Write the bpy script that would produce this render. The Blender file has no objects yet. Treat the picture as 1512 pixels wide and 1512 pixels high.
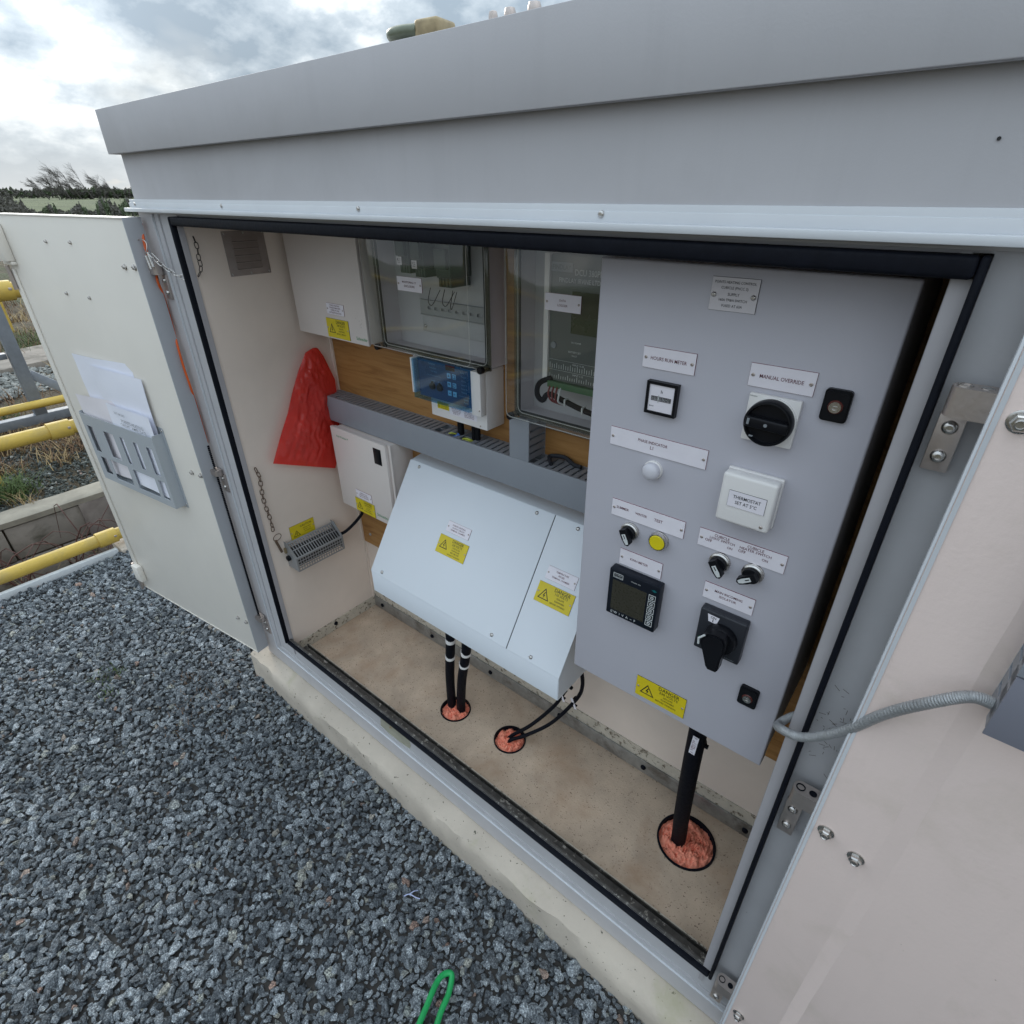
import bpy, bmesh, math, random
from mathutils import Vector, Matrix, noise
from mathutils.geometry import tessellate_polygon
random.seed(7)
R = math.radians
scn = bpy.context.scene
col = scn.collection

# ---------------------------------------------------------------- camera
cam_d = bpy.data.cameras.new('camera')
cam_d.sensor_width = 36.0
cam_d.lens = 36.0 * 822.83 / 1512.0
cam_d.clip_start = 0.02
cam_d.clip_end = 3000
cam = bpy.data.objects.new('camera', cam_d)
col.objects.link(cam)
pitch, yaw, roll = 0.5232151, 0.6854117, -0.0058576
ca, sa, cp, sp = math.cos(yaw), math.sin(yaw), math.cos(pitch), math.sin(pitch)
fh = Vector((-sa, ca, 0)); rt = Vector((ca, sa, 0)); up = Vector((0, 0, 1))
fw = fh * cp - up * sp; uu = fh * sp + up * cp
rr = rt * math.cos(roll) + uu * math.sin(roll); vv = -rt * math.sin(roll) + uu * math.cos(roll)
m = Matrix((rr, vv, -fw)).transposed().to_4x4()
m.translation = Vector((0, -0.62, 1.64))
cam.matrix_world = m
scn.camera = cam

# ---------------------------------------------------------------- sky, sun, exposure
SUN_EL, SUN_AZ = 24.0, -72.0            # elevation; azimuth from +Y towards -X
sdir = Vector((math.sin(R(SUN_AZ)) * math.cos(R(SUN_EL)), math.cos(R(SUN_AZ)) * math.cos(R(SUN_EL)), math.sin(R(SUN_EL))))
world = bpy.data.worlds.new('World'); scn.world = world; world.use_nodes = True
nt = world.node_tree; nt.nodes.clear()
def N(t, tree=None, **kw):
    n = (tree or nt).nodes.new(t)
    for k, v in kw.items(): setattr(n, k, v)
    return n
def L(a, b, tree=None): (tree or nt).links.new(a, b)
def mth(op, a, b=None, tree=None, clamp=False):
    n = N('ShaderNodeMath', tree); n.operation = op; n.use_clamp = clamp
    for i, v in enumerate((a, b)):
        if v is None: continue
        if isinstance(v, (int, float)): n.inputs[i].default_value = v
        else: L(v, n.inputs[i], tree)
    return n.outputs[0]
def ramp(src, stops, tree=None, interp='LINEAR'):
    n = N('ShaderNodeValToRGB', tree); cr = n.color_ramp; cr.interpolation = interp
    while len(cr.elements) < len(stops): cr.elements.new(0.5)
    for e, (p, c) in zip(cr.elements, stops):
        e.position = p; e.color = (c, c, c, 1) if isinstance(c, (int, float)) else (*c, 1)
    L(src, n.inputs[0], tree); return n.outputs[0]
def mixc(f, a, b, tree=None, mode='MIX'):
    n = N('ShaderNodeMix', tree, data_type='RGBA', blend_type=mode)
    for sck, v in ((n.inputs[0], f), (n.inputs[6], a), (n.inputs[7], b)):
        if isinstance(v, (int, float)): sck.default_value = v
        elif isinstance(v, tuple): sck.default_value = (*v[:3], 1)
        else: L(v, sck, tree)
    return n.outputs[2]
sky = N('ShaderNodeTexSky', sky_type='NISHITA', sun_disc=False)
sky.sun_elevation = R(SUN_EL); sky.sun_rotation = R(SUN_AZ)
tc = N('ShaderNodeTexCoord'); sep = N('ShaderNodeSeparateXYZ'); L(tc.outputs['Generated'], sep.inputs[0])
zz = mth('MAXIMUM', sep.outputs[2], 0.0)
den = mth('ADD', zz, 0.42)
cx = mth('DIVIDE', sep.outputs[0], den); cy = mth('DIVIDE', sep.outputs[1], den)
cmb = N('ShaderNodeCombineXYZ'); L(cx, cmb.inputs[0]); L(cy, cmb.inputs[1])
cmb.inputs[2].default_value = 4.2
def nz(scale, detail, rough, dist, vec, tree=None, out=0, off=None):
    if off:
        a = N('ShaderNodeVectorMath', tree); a.operation = 'ADD'; L(vec, a.inputs[0], tree); a.inputs[1].default_value = off; vec = a.outputs[0]
    n = N('ShaderNodeTexNoise', tree); n.inputs['Scale'].default_value = scale; n.inputs['Detail'].default_value = detail
    n.inputs['Roughness'].default_value = rough; n.inputs['Distortion'].default_value = dist; L(vec, n.inputs['Vector'], tree); return n.outputs[out]
c1 = nz(2.4, 3, 0.5, 0.0, cmb.outputs[0], off=(7.1, 3.4, 0))
c2 = nz(8.0, 8, 0.58, 0.0, cmb.outputs[0], off=(1, 4, 3))
den_ = mth('ADD', mth('MULTIPLY', c1, 0.62), mth('MULTIPLY', c2, 0.38))
cl = ramp(den_, [(0.36, (0.52, 0.53, 0.525)), (0.42, (0.37, 0.395, 0.41)), (0.475, (0.235, 0.27, 0.30)), (0.55, (0.145, 0.18, 0.215))])
# veil of brightness where the sun stands behind the cloud
dt = N('ShaderNodeVectorMath', operation='DOT_PRODUCT'); L(tc.outputs['Generated'], dt.inputs[0])
sd2 = Vector((-0.940, 0.300, 0.150)).normalized(); dt.inputs[1].default_value = sd2
gl = mth('POWER', mth('MAXIMUM', dt.outputs['Value'], 0.0), 160.0)
gsc = N('ShaderNodeVectorMath', operation='SCALE'); L(cl, gsc.inputs[0]); L(mth('ADD', mth('MULTIPLY', gl, 0.30), 1.0), gsc.inputs['Scale'])
cl = gsc.outputs[0]
hzf = ramp(zz, [(0.0, 0.75), (0.05, 0.35), (0.13, 0.0)])
cl = mixc(hzf, cl, (0.44, 0.47, 0.485))
# overcast skies are about three times brighter overhead than at the horizon
grad = mth('ADD', mth('MULTIPLY', zz, SKY_GAIN := 3.0), 1.0)
clg = N('ShaderNodeVectorMath', operation='SCALE'); L(cl, clg.inputs[0]); L(grad, clg.inputs['Scale'])
cls = N('ShaderNodeVectorMath', operation='SCALE'); L(clg.outputs[0], cls.inputs[0]); cls.inputs['Scale'].default_value = 10.0
cov = ramp(nz(1.1, 5, 0.6, 0.2, cmb.outputs[0], off=(9, 3, 1)), [(0.30, 0.90), (0.42, 0.99)])
skyc = mixc(cov, sky.outputs[0], cls.outputs[0])
bg = N('ShaderNodeBackground'); bg.inputs['Strength'].default_value = 0.1; L(skyc, bg.inputs[0])
wo = N('ShaderNodeOutputWorld'); L(bg.outputs[0], wo.inputs[0])

sl = bpy.data.lights.new('sun', 'SUN'); sl.energy = 0.9; sl.angle = R(14); sl.color = (1, 0.95, 0.86)
so = bpy.data.objects.new('sun', sl); col.objects.link(so)
so.rotation_euler = sdir.to_track_quat('Z', 'Y').to_euler()
scn.view_settings.view_transform = 'Standard'; scn.view_settings.look = 'None'
scn.view_settings.exposure = 0.86; scn.view_settings.gamma = 1.0; scn.view_settings.use_curve_mapping = False

# ---------------------------------------------------------------- materials
MATS = {}
def mat(name, c, rough=0.5, metal=0.0, var=0.08, vs=6.0, bump=0.0, bs=300.0, spec=0.5, dirt=None, coat=0.0, speck=None, streak=0.0):
    """principled paint: slow colour mottling, fine relief; dirt = (colour, scale, low, high) patches of their own"""
    mt = bpy.data.materials.new(name); mt.use_nodes = True; t = mt.node_tree; b = t.nodes['Principled BSDF']
    tcn = N('ShaderNodeTexCoord', t); vec = tcn.outputs['Object']
    n1 = nz(vs, 5, 0.6, 0.2, vec, t)
    c = tuple(c)
    lo = tuple(x * (1 - var) for x in c); hi = tuple(min(1, x * (1 + var)) for x in c)
    out = ramp(n1, [(0.3, lo), (0.7, hi)], t)
    if speck:
        s = ramp(nz(speck[1], 3, 0.6, 0.0, vec, t, off=(3, 1, 7)), [(speck[2], 0.0), (speck[3], 1.0)], t)
        out = mixc(s, out, tuple(speck[0]), t)
    if dirt:
        d = ramp(nz(dirt[1], 6, 0.65, 0.4, vec, t, off=(1, 9, 2)), [(dirt[2], 0.0), (dirt[3], 1.0)], t)
        out = mixc(d, out, tuple(dirt[0]), t)
    if streak:
        mp_ = N('ShaderNodeMapping', t); mp_.inputs['Scale'].default_value = (16, 16, 1.1); L(vec, mp_.inputs[0], t)
        st = ramp(nz(1.6, 5, 0.65, 0.1, mp_.outputs[0], t), [(0.52, 0.0), (0.78, streak)], t)
        out = mixc(st, out, tuple(x * 0.55 for x in c), t)
    L(out, b.inputs['Base Color'], t)
    rn = ramp(nz(vs * 3, 4, 0.6, 0, vec, t, off=(4, 4, 4)), [(0.3, max(0, rough - 0.07)), (0.7, min(1, rough + 0.07))], t)
    L(rn, b.inputs['Roughness'], t)
    b.inputs['Metallic'].default_value = metal; b.inputs['Specular IOR Level'].default_value = spec
    b.inputs['Coat Weight'].default_value = coat
    if bump:
        bn = N('ShaderNodeBump', t); bn.inputs['Strength'].default_value = bump; bn.inputs['Distance'].default_value = 0.002
        L(nz(bs, 3, 0.6, 0, vec, t), bn.inputs['Height'], t); L(bn.outputs[0], b.inputs['Normal'], t)
    MATS[name] = mt; return mt
grey = mat('grey_paint', (0.492, 0.482, 0.500), 0.6, spec=0.28, var=0.035, vs=3, bump=0.08, bs=420, dirt=((0.42, 0.41, 0.42), 2.2, 0.5, 0.8), speck=((0.25, 0.24, 0.22), 45, 0.80, 0.83), streak=0.10)
grey_edge = mat('grey_powder_coat', (0.40, 0.41, 0.435), 0.45, var=0.05, vs=5, bump=0.06, bs=500)
frame_m = mat('grey_frame_paint', (0.475, 0.46, 0.468), 0.48, var=0.05, vs=9, bump=0.08, bs=300, speck=((0.25, 0.23, 0.2), 110, 0.76, 0.80))
sill_m = mat('grey_sill_paint_grimy', (0.47, 0.465, 0.48), 0.5, var=0.06, vs=9, bump=0.10, bs=200, speck=((0.12, 0.10, 0.08), 60, 0.72, 0.76))
alu = mat('pale_trim', (0.62, 0.64, 0.67), 0.36, var=0.04, vs=5, bump=0.04, bs=300)
cream = mat('cream_paint', (0.63, 0.60, 0.53), 0.42, var=0.035, vs=4, bump=0.05, bs=420, dirt=((0.50, 0.44, 0.36), 6, 0.62, 0.85))
cream_r = mat('cream_door_paint_right', (0.76, 0.63, 0.58), 0.48, var=0.03, vs=3.5, bump=0.16, bs=160, dirt=((0.64, 0.54, 0.47), 7, 0.55, 0.8), speck=((0.42, 0.34, 0.28), 70, 0.76, 0.79), streak=0.08)
cream_l = mat('cream_door_paint_left', (0.76, 0.72, 0.655), 0.45, var=0.03, vs=3, bump=0.05, bs=420, speck=((0.45, 0.42, 0.36), 60, 0.78, 0.82))
cream_in = mat('cream_interior_paint', (0.75, 0.645, 0.565), 0.5, var=0.05, vs=5, bump=0.05, bs=300, speck=((0.35, 0.27, 0.2), 150, 0.76, 0.80))
peel = mat('peeling_cream_paint', (0.52, 0.47, 0.39), 0.8, var=0.12, vs=30, bump=0.6, bs=120, dirt=((0.13, 0.10, 0.07), 70, 0.55, 0.63))
floor_m = mat('stained_floor', (0.50, 0.39, 0.295), 0.8, var=0.20, vs=9, bump=0.5, bs=260, dirt=((0.40, 0.275, 0.185), 6, 0.5, 0.75), speck=((0.085, 0.055, 0.035), 250, 0.64, 0.67))
galv = mat('galvanised_steel', (0.40, 0.40, 0.39), 0.45, metal=0.7, var=0.18, vs=40, bump=0.1, bs=150, dirt=((0.16, 0.14, 0.12), 14, 0.5, 0.7))
steel = mat('stainless_steel', (0.55, 0.53, 0.51), 0.28, metal=1.0, var=0.06, vs=60, bump=0.03)
dsteel = mat('dull_steel', (0.50, 0.44, 0.41), 0.42, metal=0.85, var=0.08, vs=60, bump=0.1)
rusty = mat('rusty_steel', (0.16, 0.11, 0.08), 0.6, metal=0.5, var=0.3, vs=80, bump=0.3)
brass = mat('aged_brass', (0.34, 0.27, 0.16), 0.5, metal=0.5, var=0.25, vs=50, bump=0.12)
oliveg = mat('olive_shackle', (0.15, 0.17, 0.12), 0.4, metal=0.2, var=0.15, vs=40, bump=0.08)
rubber = mat('black_rubber', (0.0045, 0.0055, 0.010), 0.62, var=0.2, vs=60, bump=0.12, bs=200, spec=0.14)
blackp = mat('black_plastic', (0.006, 0.0065, 0.009), 0.36, var=0.1, vs=20, bump=0.05, spec=0.22)
dgreyp = mat('dark_grey_plastic', (0.026, 0.028, 0.035), 0.4, var=0.08, vs=20, bump=0.06, spec=0.3)
rail7035 = mat('light_grey_cubicle_paint', (0.492, 0.482, 0.532), 0.45, var=0.02, vs=3, bump=0.10, bs=600)
whitep = mat('white_powder_coat', (0.69, 0.73, 0.78), 0.38, var=0.015, vs=3, bump=0.05, bs=500)
offwhite = mat('off_white_enclosure', (0.68, 0.615, 0.58), 0.42, var=0.03, vs=5, bump=0.04, bs=500)
ivory = mat('ivory_plastic', (0.78, 0.755, 0.74), 0.38, var=0.02)
plate_w = mat('white_label_plastic', (0.80, 0.765, 0.82), 0.35, var=0.03, vs=30)
plate_y = mat('yellow_label_plastic', (0.66, 0.52, 0.012), 0.38, var=0.04, vs=30)
plate_g = mat('grey_label_plastic', (0.66, 0.63, 0.66), 0.35, var=0.03, vs=30)
maroon = mat('maroon_core', (0.16, 0.012, 0.03), 0.5)
ink = mat('black_ink', (0.012, 0.012, 0.014), 0.5)
ink_red = mat('maroon_ink', (0.12, 0.012, 0.03), 0.5)
ink_green = mat('green_ink', (0.03, 0.26, 0.09), 0.5)
ink_white = mat('white_ink', (0.6, 0.62, 0.62), 0.5)
ink_grey = mat('grey_ink', (0.22, 0.24, 0.26), 0.5)
trunk_m = mat('trunking_grey_plastic', (0.27, 0.29, 0.325), 0.42, var=0.03, vs=8, bump=0.04)
tooth_m = mat('trunking_finger_plastic', (0.23, 0.24, 0.265), 0.42, var=0.05, vs=8, bump=0.04)
wood = mat('plywood', (0.36, 0.185, 0.06), 0.55, var=0.18, vs=4, bump=0.15, bs=90)
grp = mat('grey_moulded_plastic', (0.56, 0.53, 0.56), 0.45, var=0.04, vs=12, bump=0.08)
grp_in = mat('grey_box_inside', (0.50, 0.50, 0.52), 0.5, var=0.05)
gasket = mat('clear_box_gasket', (0.015, 0.016, 0.018), 0.5)
mount = mat('bright_mounting_plate', (0.56, 0.57, 0.59), 0.4, metal=0.2, var=0.06, vs=20)
devg = mat('dark_green_relay', (0.03, 0.055, 0.042), 0.4)
devgrey = mat('logger_face', (0.115, 0.13, 0.125), 0.45, var=0.04)
screen_g = mat('dim_green_display', (0.03, 0.045, 0.015), 0.25)
screen_d = mat('meter_display', (0.038, 0.035, 0.024), 0.3, var=0.12, vs=90)
bluef = mat('blue_fascia', (0.018, 0.075, 0.17), 0.3, var=0.06)
bluekey = mat('pale_blue_key', (0.30, 0.58, 0.75), 0.4)
redseg = mat('dark_red_display', (0.10, 0.02, 0.02), 0.2)
yel = mat('yellow_button', (0.72, 0.60, 0.01), 0.35)
redbag = mat('red_polythene', (0.80, 0.085, 0.065), 0.14, var=0.12, vs=14, bump=0.1, bs=40, spec=0.7)
_b = redbag.node_tree; _p = _b.nodes['Principled BSDF']; _tl = N('ShaderNodeBsdfTransparent', _b); _tl.inputs[0].default_value = (1.0, 0.26, 0.20, 1)
_mx = N('ShaderNodeMixShader', _b); _mx.inputs[0].default_value = 0.5; L(_p.outputs[0], _mx.inputs[1], _b); L(_tl.outputs[0], _mx.inputs[2], _b); L(_mx.outputs[0], [n for n in _b.nodes if n.type == 'OUTPUT_MATERIAL'][0].inputs[0], _b)
foam = mat('pink_foam', (0.98, 0.325, 0.215), 0.9, var=0.10, vs=60, bump=0.9, bs=300, speck=((0.62, 0.12, 0.07), 120, 0.62, 0.72))
foam.node_tree.nodes['Principled BSDF'].inputs['Subsurface Weight'].default_value = 0.0
paper = mat('white_paper', (0.84, 0.85, 0.93), 0.6, var=0.02)
paper2 = mat('cream_paper', (0.80, 0.76, 0.79), 0.6, var=0.02)
holder_m = mat('pale_grey_holder_plastic', (0.40, 0.43, 0.46), 0.4, var=0.03)
conc = mat('plinth_concrete', (0.49, 0.43, 0.36), 0.9, var=0.14, vs=5, bump=0.6, bs=90, dirt=((0.36, 0.34, 0.22), 4, 0.58, 0.75), speck=((0.10, 0.09, 0.07), 95, 0.66, 0.70))
conc_old = mat('old_concrete', (0.24, 0.21, 0.18), 0.95, var=0.25, vs=4, bump=0.8, bs=30, dirt=((0.09, 0.08, 0.06), 5, 0.5, 0.7))
yrail = mat('yellow_grp_rail', (0.56, 0.385, 0.07), 0.5, var=0.08, vs=8, bump=0.1, bs=80, dirt=((0.36, 0.27, 0.10), 9, 0.52, 0.8), speck=((0.24, 0.17, 0.07), 60, 0.70, 0.74))
wht_edge = mat('white_edging', (0.55, 0.57, 0.58), 0.5, var=0.06, vs=9, bump=0.1)
orange = mat('orange_cord', (0.72, 0.12, 0.02), 0.5)
greenh = mat('green_hose', (0.012, 0.33, 0.09), 0.45, var=0.12, vs=30, bump=0.1)
bluetie = mat('pale_blue_plastic', (0.42, 0.47, 0.68), 0.4)
bluewire = mat('blue_wire', (0.02, 0.10, 0.35), 0.4)
yelgreen = mat('yellow_green_wire', (0.42, 0.46, 0.05), 0.4)
redwire = mat('red_brown_wire', (0.16, 0.02, 0.02), 0.4)
soil = mat('dark_soil', (0.055, 0.045, 0.032), 0.95, var=0.35, vs=3, bump=0.8, bs=25)
lampw = mat('frosted_lens', (0.62, 0.61, 0.66), 0.25, var=0.02)

def wood_grain(mt):
    t = mt.node_tree; b = t.nodes['Principled BSDF']
    tcn = N('ShaderNodeTexCoord', t); mp = N('ShaderNodeMapping', t); mp.inputs['Scale'].default_value = (2.2, 10, 26); L(tcn.outputs['Object'], mp.inputs[0], t)
    g = nz(2.2, 6, 0.6, 0.8, mp.outputs[0], t)
    L(ramp(g, [(0.3, (0.22, 0.095, 0.025)), (0.5, (0.36, 0.18, 0.055)), (0.72, (0.43, 0.23, 0.08))], t), b.inputs['Base Color'], t)
wood_grain(wood)

def clear_mat(name, tint, gloss=0.05):
    mt = bpy.data.materials.new(name); mt.use_nodes = True; t = mt.node_tree; t.nodes.clear()
    tr = N('ShaderNodeBsdfTransparent', t); tr.inputs[0].default_value = (*tint, 1)
    gb = N('ShaderNodeBsdfGlossy', t); gb.inputs['Roughness'].default_value = gloss
    fr = N('ShaderNodeLayerWeight', t); fr.inputs[0].default_value = 0.5      # Schlick reflection, the same from both sides
    f2 = mth('ADD', mth('MULTIPLY', mth('POWER', fr.outputs['Facing'], 5.0, t), 0.9, t), 0.075, t, clamp=True)
    mx = N('ShaderNodeMixShader', t); L(f2, mx.inputs[0], t); L(tr.outputs[0], mx.inputs[1], t); L(gb.outputs[0], mx.inputs[2], t)
    o = N('ShaderNodeOutputMaterial', t); L(mx.outputs[0], o.inputs[0], t)
    return mt
clear = clear_mat('smoky_clear_polycarbonate', (0.95, 0.96, 0.94))
clear_e = clear_mat('clear_polycarbonate_edge', (0.62, 0.63, 0.58), 0.12)
highlight_m = mat('painted_lid_highlight', (0.62, 0.62, 0.60), 0.3)  # pale colour painted in for highlights on the clear lid edges
blue_clear = clear_mat('blue_clear_cover', (0.74, 0.88, 0.96))

# ---------------------------------------------------------------- mesh builder
def frame(o, u, w):
    u = Vector(u).normalized(); w = Vector(w).normalized(); v = w.cross(u)
    M = Matrix((u, v, w)).transposed().to_4x4(); M.translation = Vector(o); return M
def FR(y): return frame((0, y, 0), (1, 0, 0), (0, -1, 0))           # faces the open front: u = X, v = Z
def LW(x): return frame((x, 0, 0), (0, 1, 0), (1, 0, 0))            # faces +X: u = Y, v = Z
class MB:
    def __init__(s, M=None): s.v = []; s.f = []; s.m = []; s.M = M or Matrix.Identity(4); s.mi = 0
    def add(s, vs, fs):
        b = len(s.v); s.v += [s.M @ Vector(p) for p in vs]; s.f += [[b + i for i in f] for f in fs]; s.m += [s.mi] * len(fs); return s
    def box(s, x0, x1, y0, y1, z0, z1, bev=0.0, seg=2):
        x0, x1 = sorted((x0, x1)); y0, y1 = sorted((y0, y1)); z0, z1 = sorted((z0, z1))
        vs = [(x, y, z) for x in (x0, x1) for y in (y0, y1) for z in (z0, z1)]
        fs = [(0, 1, 3, 2), (4, 6, 7, 5), (0, 4, 5, 1), (2, 3, 7, 6), (0, 2, 6, 4), (1, 5, 7, 3)]
        if bev <= 0: return s.add(vs, fs)
        bm = bmesh.new(); bv = [bm.verts.new(p) for p in vs]
        for f in fs: bm.faces.new([bv[i] for i in f])
        bmesh.ops.bevel(bm, geom=bm.edges[:], offset=min(bev, 0.45 * min(x1 - x0, y1 - y0, z1 - z0)), segments=seg, affect='EDGES', profile=0.5)
        return s.bm(bm)
    def bm(s, bm):
        bm.verts.index_update(); vs = [tuple(v.co) for v in bm.verts]; fs = [[v.index for v in f.verts] for f in bm.faces]; bm.free(); return s.add(vs, fs)
    def prism(s, pts, w0, w1, holes=()):
        """polygon in u,v pushed from w0 to w1, with holes"""
        rings = [list(pts)] + [list(h) for h in holes]
        tris = tessellate_polygon([[Vector((p[0], p[1], 0)) for p in r_] for r_ in rings])
        flat = [p for r_ in rings for p in r_]; n = len(flat)
        s.add([(p[0], p[1], w0) for p in flat] + [(p[0], p[1], w1) for p in flat],
              [tuple(t) for t in tris] + [tuple(n + i for i in reversed(t)) for t in tris])
        vs = []; fs = []
        for r_ in rings:
            k = len(r_); b = len(vs); vs += [(p[0], p[1], w0) for p in r_] + [(p[0], p[1], w1) for p in r_]
            fs += [(b + i, b + (i + 1) % k, b + k + (i + 1) % k, b + k + i) for i in range(k)]
        return s.add(vs, fs)
    def lathe(s, prof, c=(0, 0, 0), ax='w', seg=24):
        """prof: (radius, height) pairs along the frame's w axis (or given axis)"""
        vs = []; fs = []
        for r_, h in prof:
            for k in range(seg):
                a = 2 * math.pi * k / seg; p, q = r_ * math.cos(a), r_ * math.sin(a)
                vs.append({'w': (c[0] + p, c[1] + q, c[2] + h), 'v': (c[0] + q, c[1] + h, c[2] + p), 'u': (c[0] + h, c[1] + p, c[2] + q)}[ax])
        for i in range(len(prof) - 1):
            for k in range(seg):
                k2 = (k + 1) % seg; fs.append((i * seg + k, i * seg + k2, (i + 1) * seg + k2, (i + 1) * seg + k))
        fs.append(tuple(range(seg))[::-1]); fs.append(tuple((len(prof) - 1) * seg + k for k in range(seg)))
        return s.add(vs, fs)
    def tube(s, pts, r_, seg=8, closed=False, rf=None):
        pts = [Vector(p) for p in pts]; n = len(pts); vs = []; fs = []
        up_ = None
        for i, p in enumerate(pts):
            a = pts[(i + 1) % n] if (closed or i < n - 1) else p; b = pts[i - 1] if (closed or i > 0) else p
            t = (a - b).normalized()
            if up_ is None: up_ = t.orthogonal().normalized()
            up_ = (up_ - t * up_.dot(t)).normalized(); sd = t.cross(up_)
            rad = rf(i / max(1, n - 1)) if rf else r_
            for k in range(seg):
                an = 2 * math.pi * k / seg; vs.append(tuple(p + up_ * (rad * math.cos(an)) + sd * (rad * math.sin(an))))
        rng = n if closed else n - 1
        for i in range(rng):
            j = (i + 1) % n
            for k in range(seg):
                k2 = (k + 1) % seg; fs.append((i * seg + k, i * seg + k2, j * seg + k2, j * seg + k))
        if not closed: fs.append(tuple(range(seg))[::-1]); fs.append(tuple((n - 1) * seg + k for k in range(seg)))
        return s.add(vs, fs)
    def grid(s, P):
        """P[i][j] points -> quad sheet"""
        a, b = len(P), len(P[0]); return s.add([p for row in P for p in row], [(i * b + j, i * b + j + 1, (i + 1) * b + j + 1, (i + 1) * b + j) for i in range(a - 1) for j in range(b - 1)])
    def holed(s, u0, u1, v0, v1, w0, w1, holes):
        """rectangular plate with rectangular openings"""
        us = sorted({u0, u1} | {h[0] for h in holes} | {h[1] for h in holes}); vs_ = sorted({v0, v1} | {h[2] for h in holes} | {h[3] for h in holes})
        def full(i, j):
            if i < 0 or j < 0 or i >= len(us) - 1 or j >= len(vs_) - 1: return False
            a, b = (us[i] + us[i + 1]) / 2, (vs_[j] + vs_[j + 1]) / 2
            return not any(h[0] < a < h[1] and h[2] < b < h[3] for h in holes)
        for i in range(len(us) - 1):
            for j in range(len(vs_) - 1):
                if not full(i, j): continue
                a, b, c, d = us[i], us[i + 1], vs_[j], vs_[j + 1]
                s.add([(a, c, w1), (b, c, w1), (b, d, w1), (a, d, w1)], [(0, 1, 2, 3)]); s.add([(a, c, w0), (b, c, w0), (b, d, w0), (a, d, w0)], [(3, 2, 1, 0)])
                if not full(i - 1, j): s.add([(a, c, w0), (a, c, w1), (a, d, w1), (a, d, w0)], [(0, 1, 2, 3)])
                if not full(i + 1, j): s.add([(b, c, w0), (b, c, w1), (b, d, w1), (b, d, w0)], [(3, 2, 1, 0)])
                if not full(i, j - 1): s.add([(a, c, w0), (b, c, w0), (b, c, w1), (a, c, w1)], [(0, 1, 2, 3)])
                if not full(i, j + 1): s.add([(a, d, w0), (b, d, w0), (b, d, w1), (a, d, w1)], [(3, 2, 1, 0)])
        return s
WL = {}
def link(o, parent, wloc):
    col.objects.link(o); wloc = Vector(wloc); WL[o.name] = wloc
    if parent is not None:
        o.parent = parent; o.location = wloc - WL[parent.name]
    else: o.location = wloc
def props(o, label=None, cat=None, group=None, kind=None):
    for k, v in (('label', label), ('category', cat), ('group', group), ('kind', kind)):
        if v: o[k] = v
    return o
def emit(name, mb, mats, parent=None, label=None, cat=None, group=None, kind=None, smooth=35):
    """link the collected shapes as one mesh object, its origin at its middle"""
    xs = [p[0] for p in mb.v]; ys = [p[1] for p in mb.v]; zs = [p[2] for p in mb.v]
    c = Vector(((min(xs) + max(xs)) / 2, (min(ys) + max(ys)) / 2, (min(zs) + max(zs)) / 2))
    me = bpy.data.meshes.new(name); me.from_pydata([tuple(p - c) for p in mb.v], [], mb.f)
    bm = bmesh.new(); bm.from_mesh(me); bmesh.ops.recalc_face_normals(bm, faces=bm.faces[:]); bm.to_mesh(me); bm.free()
    for mm in (mats if isinstance(mats, (list, tuple)) else [mats]): me.materials.append(mm)
    me.polygons.foreach_set('material_index', mb.m); me.polygons.foreach_set('use_smooth', [True] * len(me.polygons))
    me.set_sharp_from_angle(angle=R(smooth)); me.update()
    o = bpy.data.objects.new(name, me); link(o, parent, c)
    return props(o, label, cat, group, kind)
def thing(name, loc, label, cat, group=None, kind=None):
    o = bpy.data.objects.new(name, None); o.empty_display_size = 0.05; link(o, None, loc); return props(o, label, cat, group, kind)
def put(name, mesh, parent, M, label=None):
    """another piece that shares a mesh, placed by a matrix"""
    o = bpy.data.objects.new(name, mesh); col.objects.link(o); loc = M.to_translation(); WL[o.name] = loc
    if parent is not None: o.parent = parent; loc = loc - WL[parent.name]
    o.location = loc; o.rotation_mode = 'QUATERNION'; o.rotation_quaternion = M.to_quaternion(); o.scale = M.to_scale()
    if label: o['label'] = label
    return o
def mesh_of(mb, mats, name, smooth=35):
    me = bpy.data.meshes.new(name); me.from_pydata([tuple(p) for p in mb.v], [], mb.f)
    bm = bmesh.new(); bm.from_mesh(me); bmesh.ops.recalc_face_normals(bm, faces=bm.faces[:]); bm.to_mesh(me); bm.free()
    for mm in (mats if isinstance(mats, (list, tuple)) else [mats]): me.materials.append(mm)
    me.polygons.foreach_set('material_index', mb.m); me.polygons.foreach_set('use_smooth', [True] * len(me.polygons)); me.set_sharp_from_angle(angle=R(smooth)); return me
def at(M, u, v, w=0.0, rz=0.0, s=1.0):
    """a placing matrix in frame M"""
    return M @ Matrix.Translation((u, v, w)) @ Matrix.Rotation(R(rz), 4, 'Z') @ Matrix.Scale(s, 4)

# lettering: flat print as thin mesh, fitted to a width
_tc = {}
def glyphs(text):
    if text in _tc: return _tc[text]
    cu = bpy.data.curves.new('t', 'FONT'); cu.body = text; cu.size = 1; cu.resolution_u = 2; cu.fill_mode = 'FRONT'; cu.offset = 0.004
    ob = bpy.data.objects.new('t', cu); col.objects.link(ob); dg = bpy.context.evaluated_depsgraph_get()
    me = bpy.data.meshes.new_from_object(ob.evaluated_get(dg)); vs = [v.co.copy() for v in me.vertices]; fs = [list(p.vertices) for p in me.polygons]
    bpy.data.objects.remove(ob); bpy.data.curves.remove(cu); bpy.data.meshes.remove(me)
    x0 = min(v.x for v in vs); x1 = max(v.x for v in vs); y0 = min(v.y for v in vs); y1 = max(v.y for v in vs)
    _tc[text] = ([((v.x - (x0 + x1) / 2) / (x1 - x0), (v.y - (y0 + y1) / 2) / (x1 - x0)) for v in vs], fs); return _tc[text]
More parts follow.
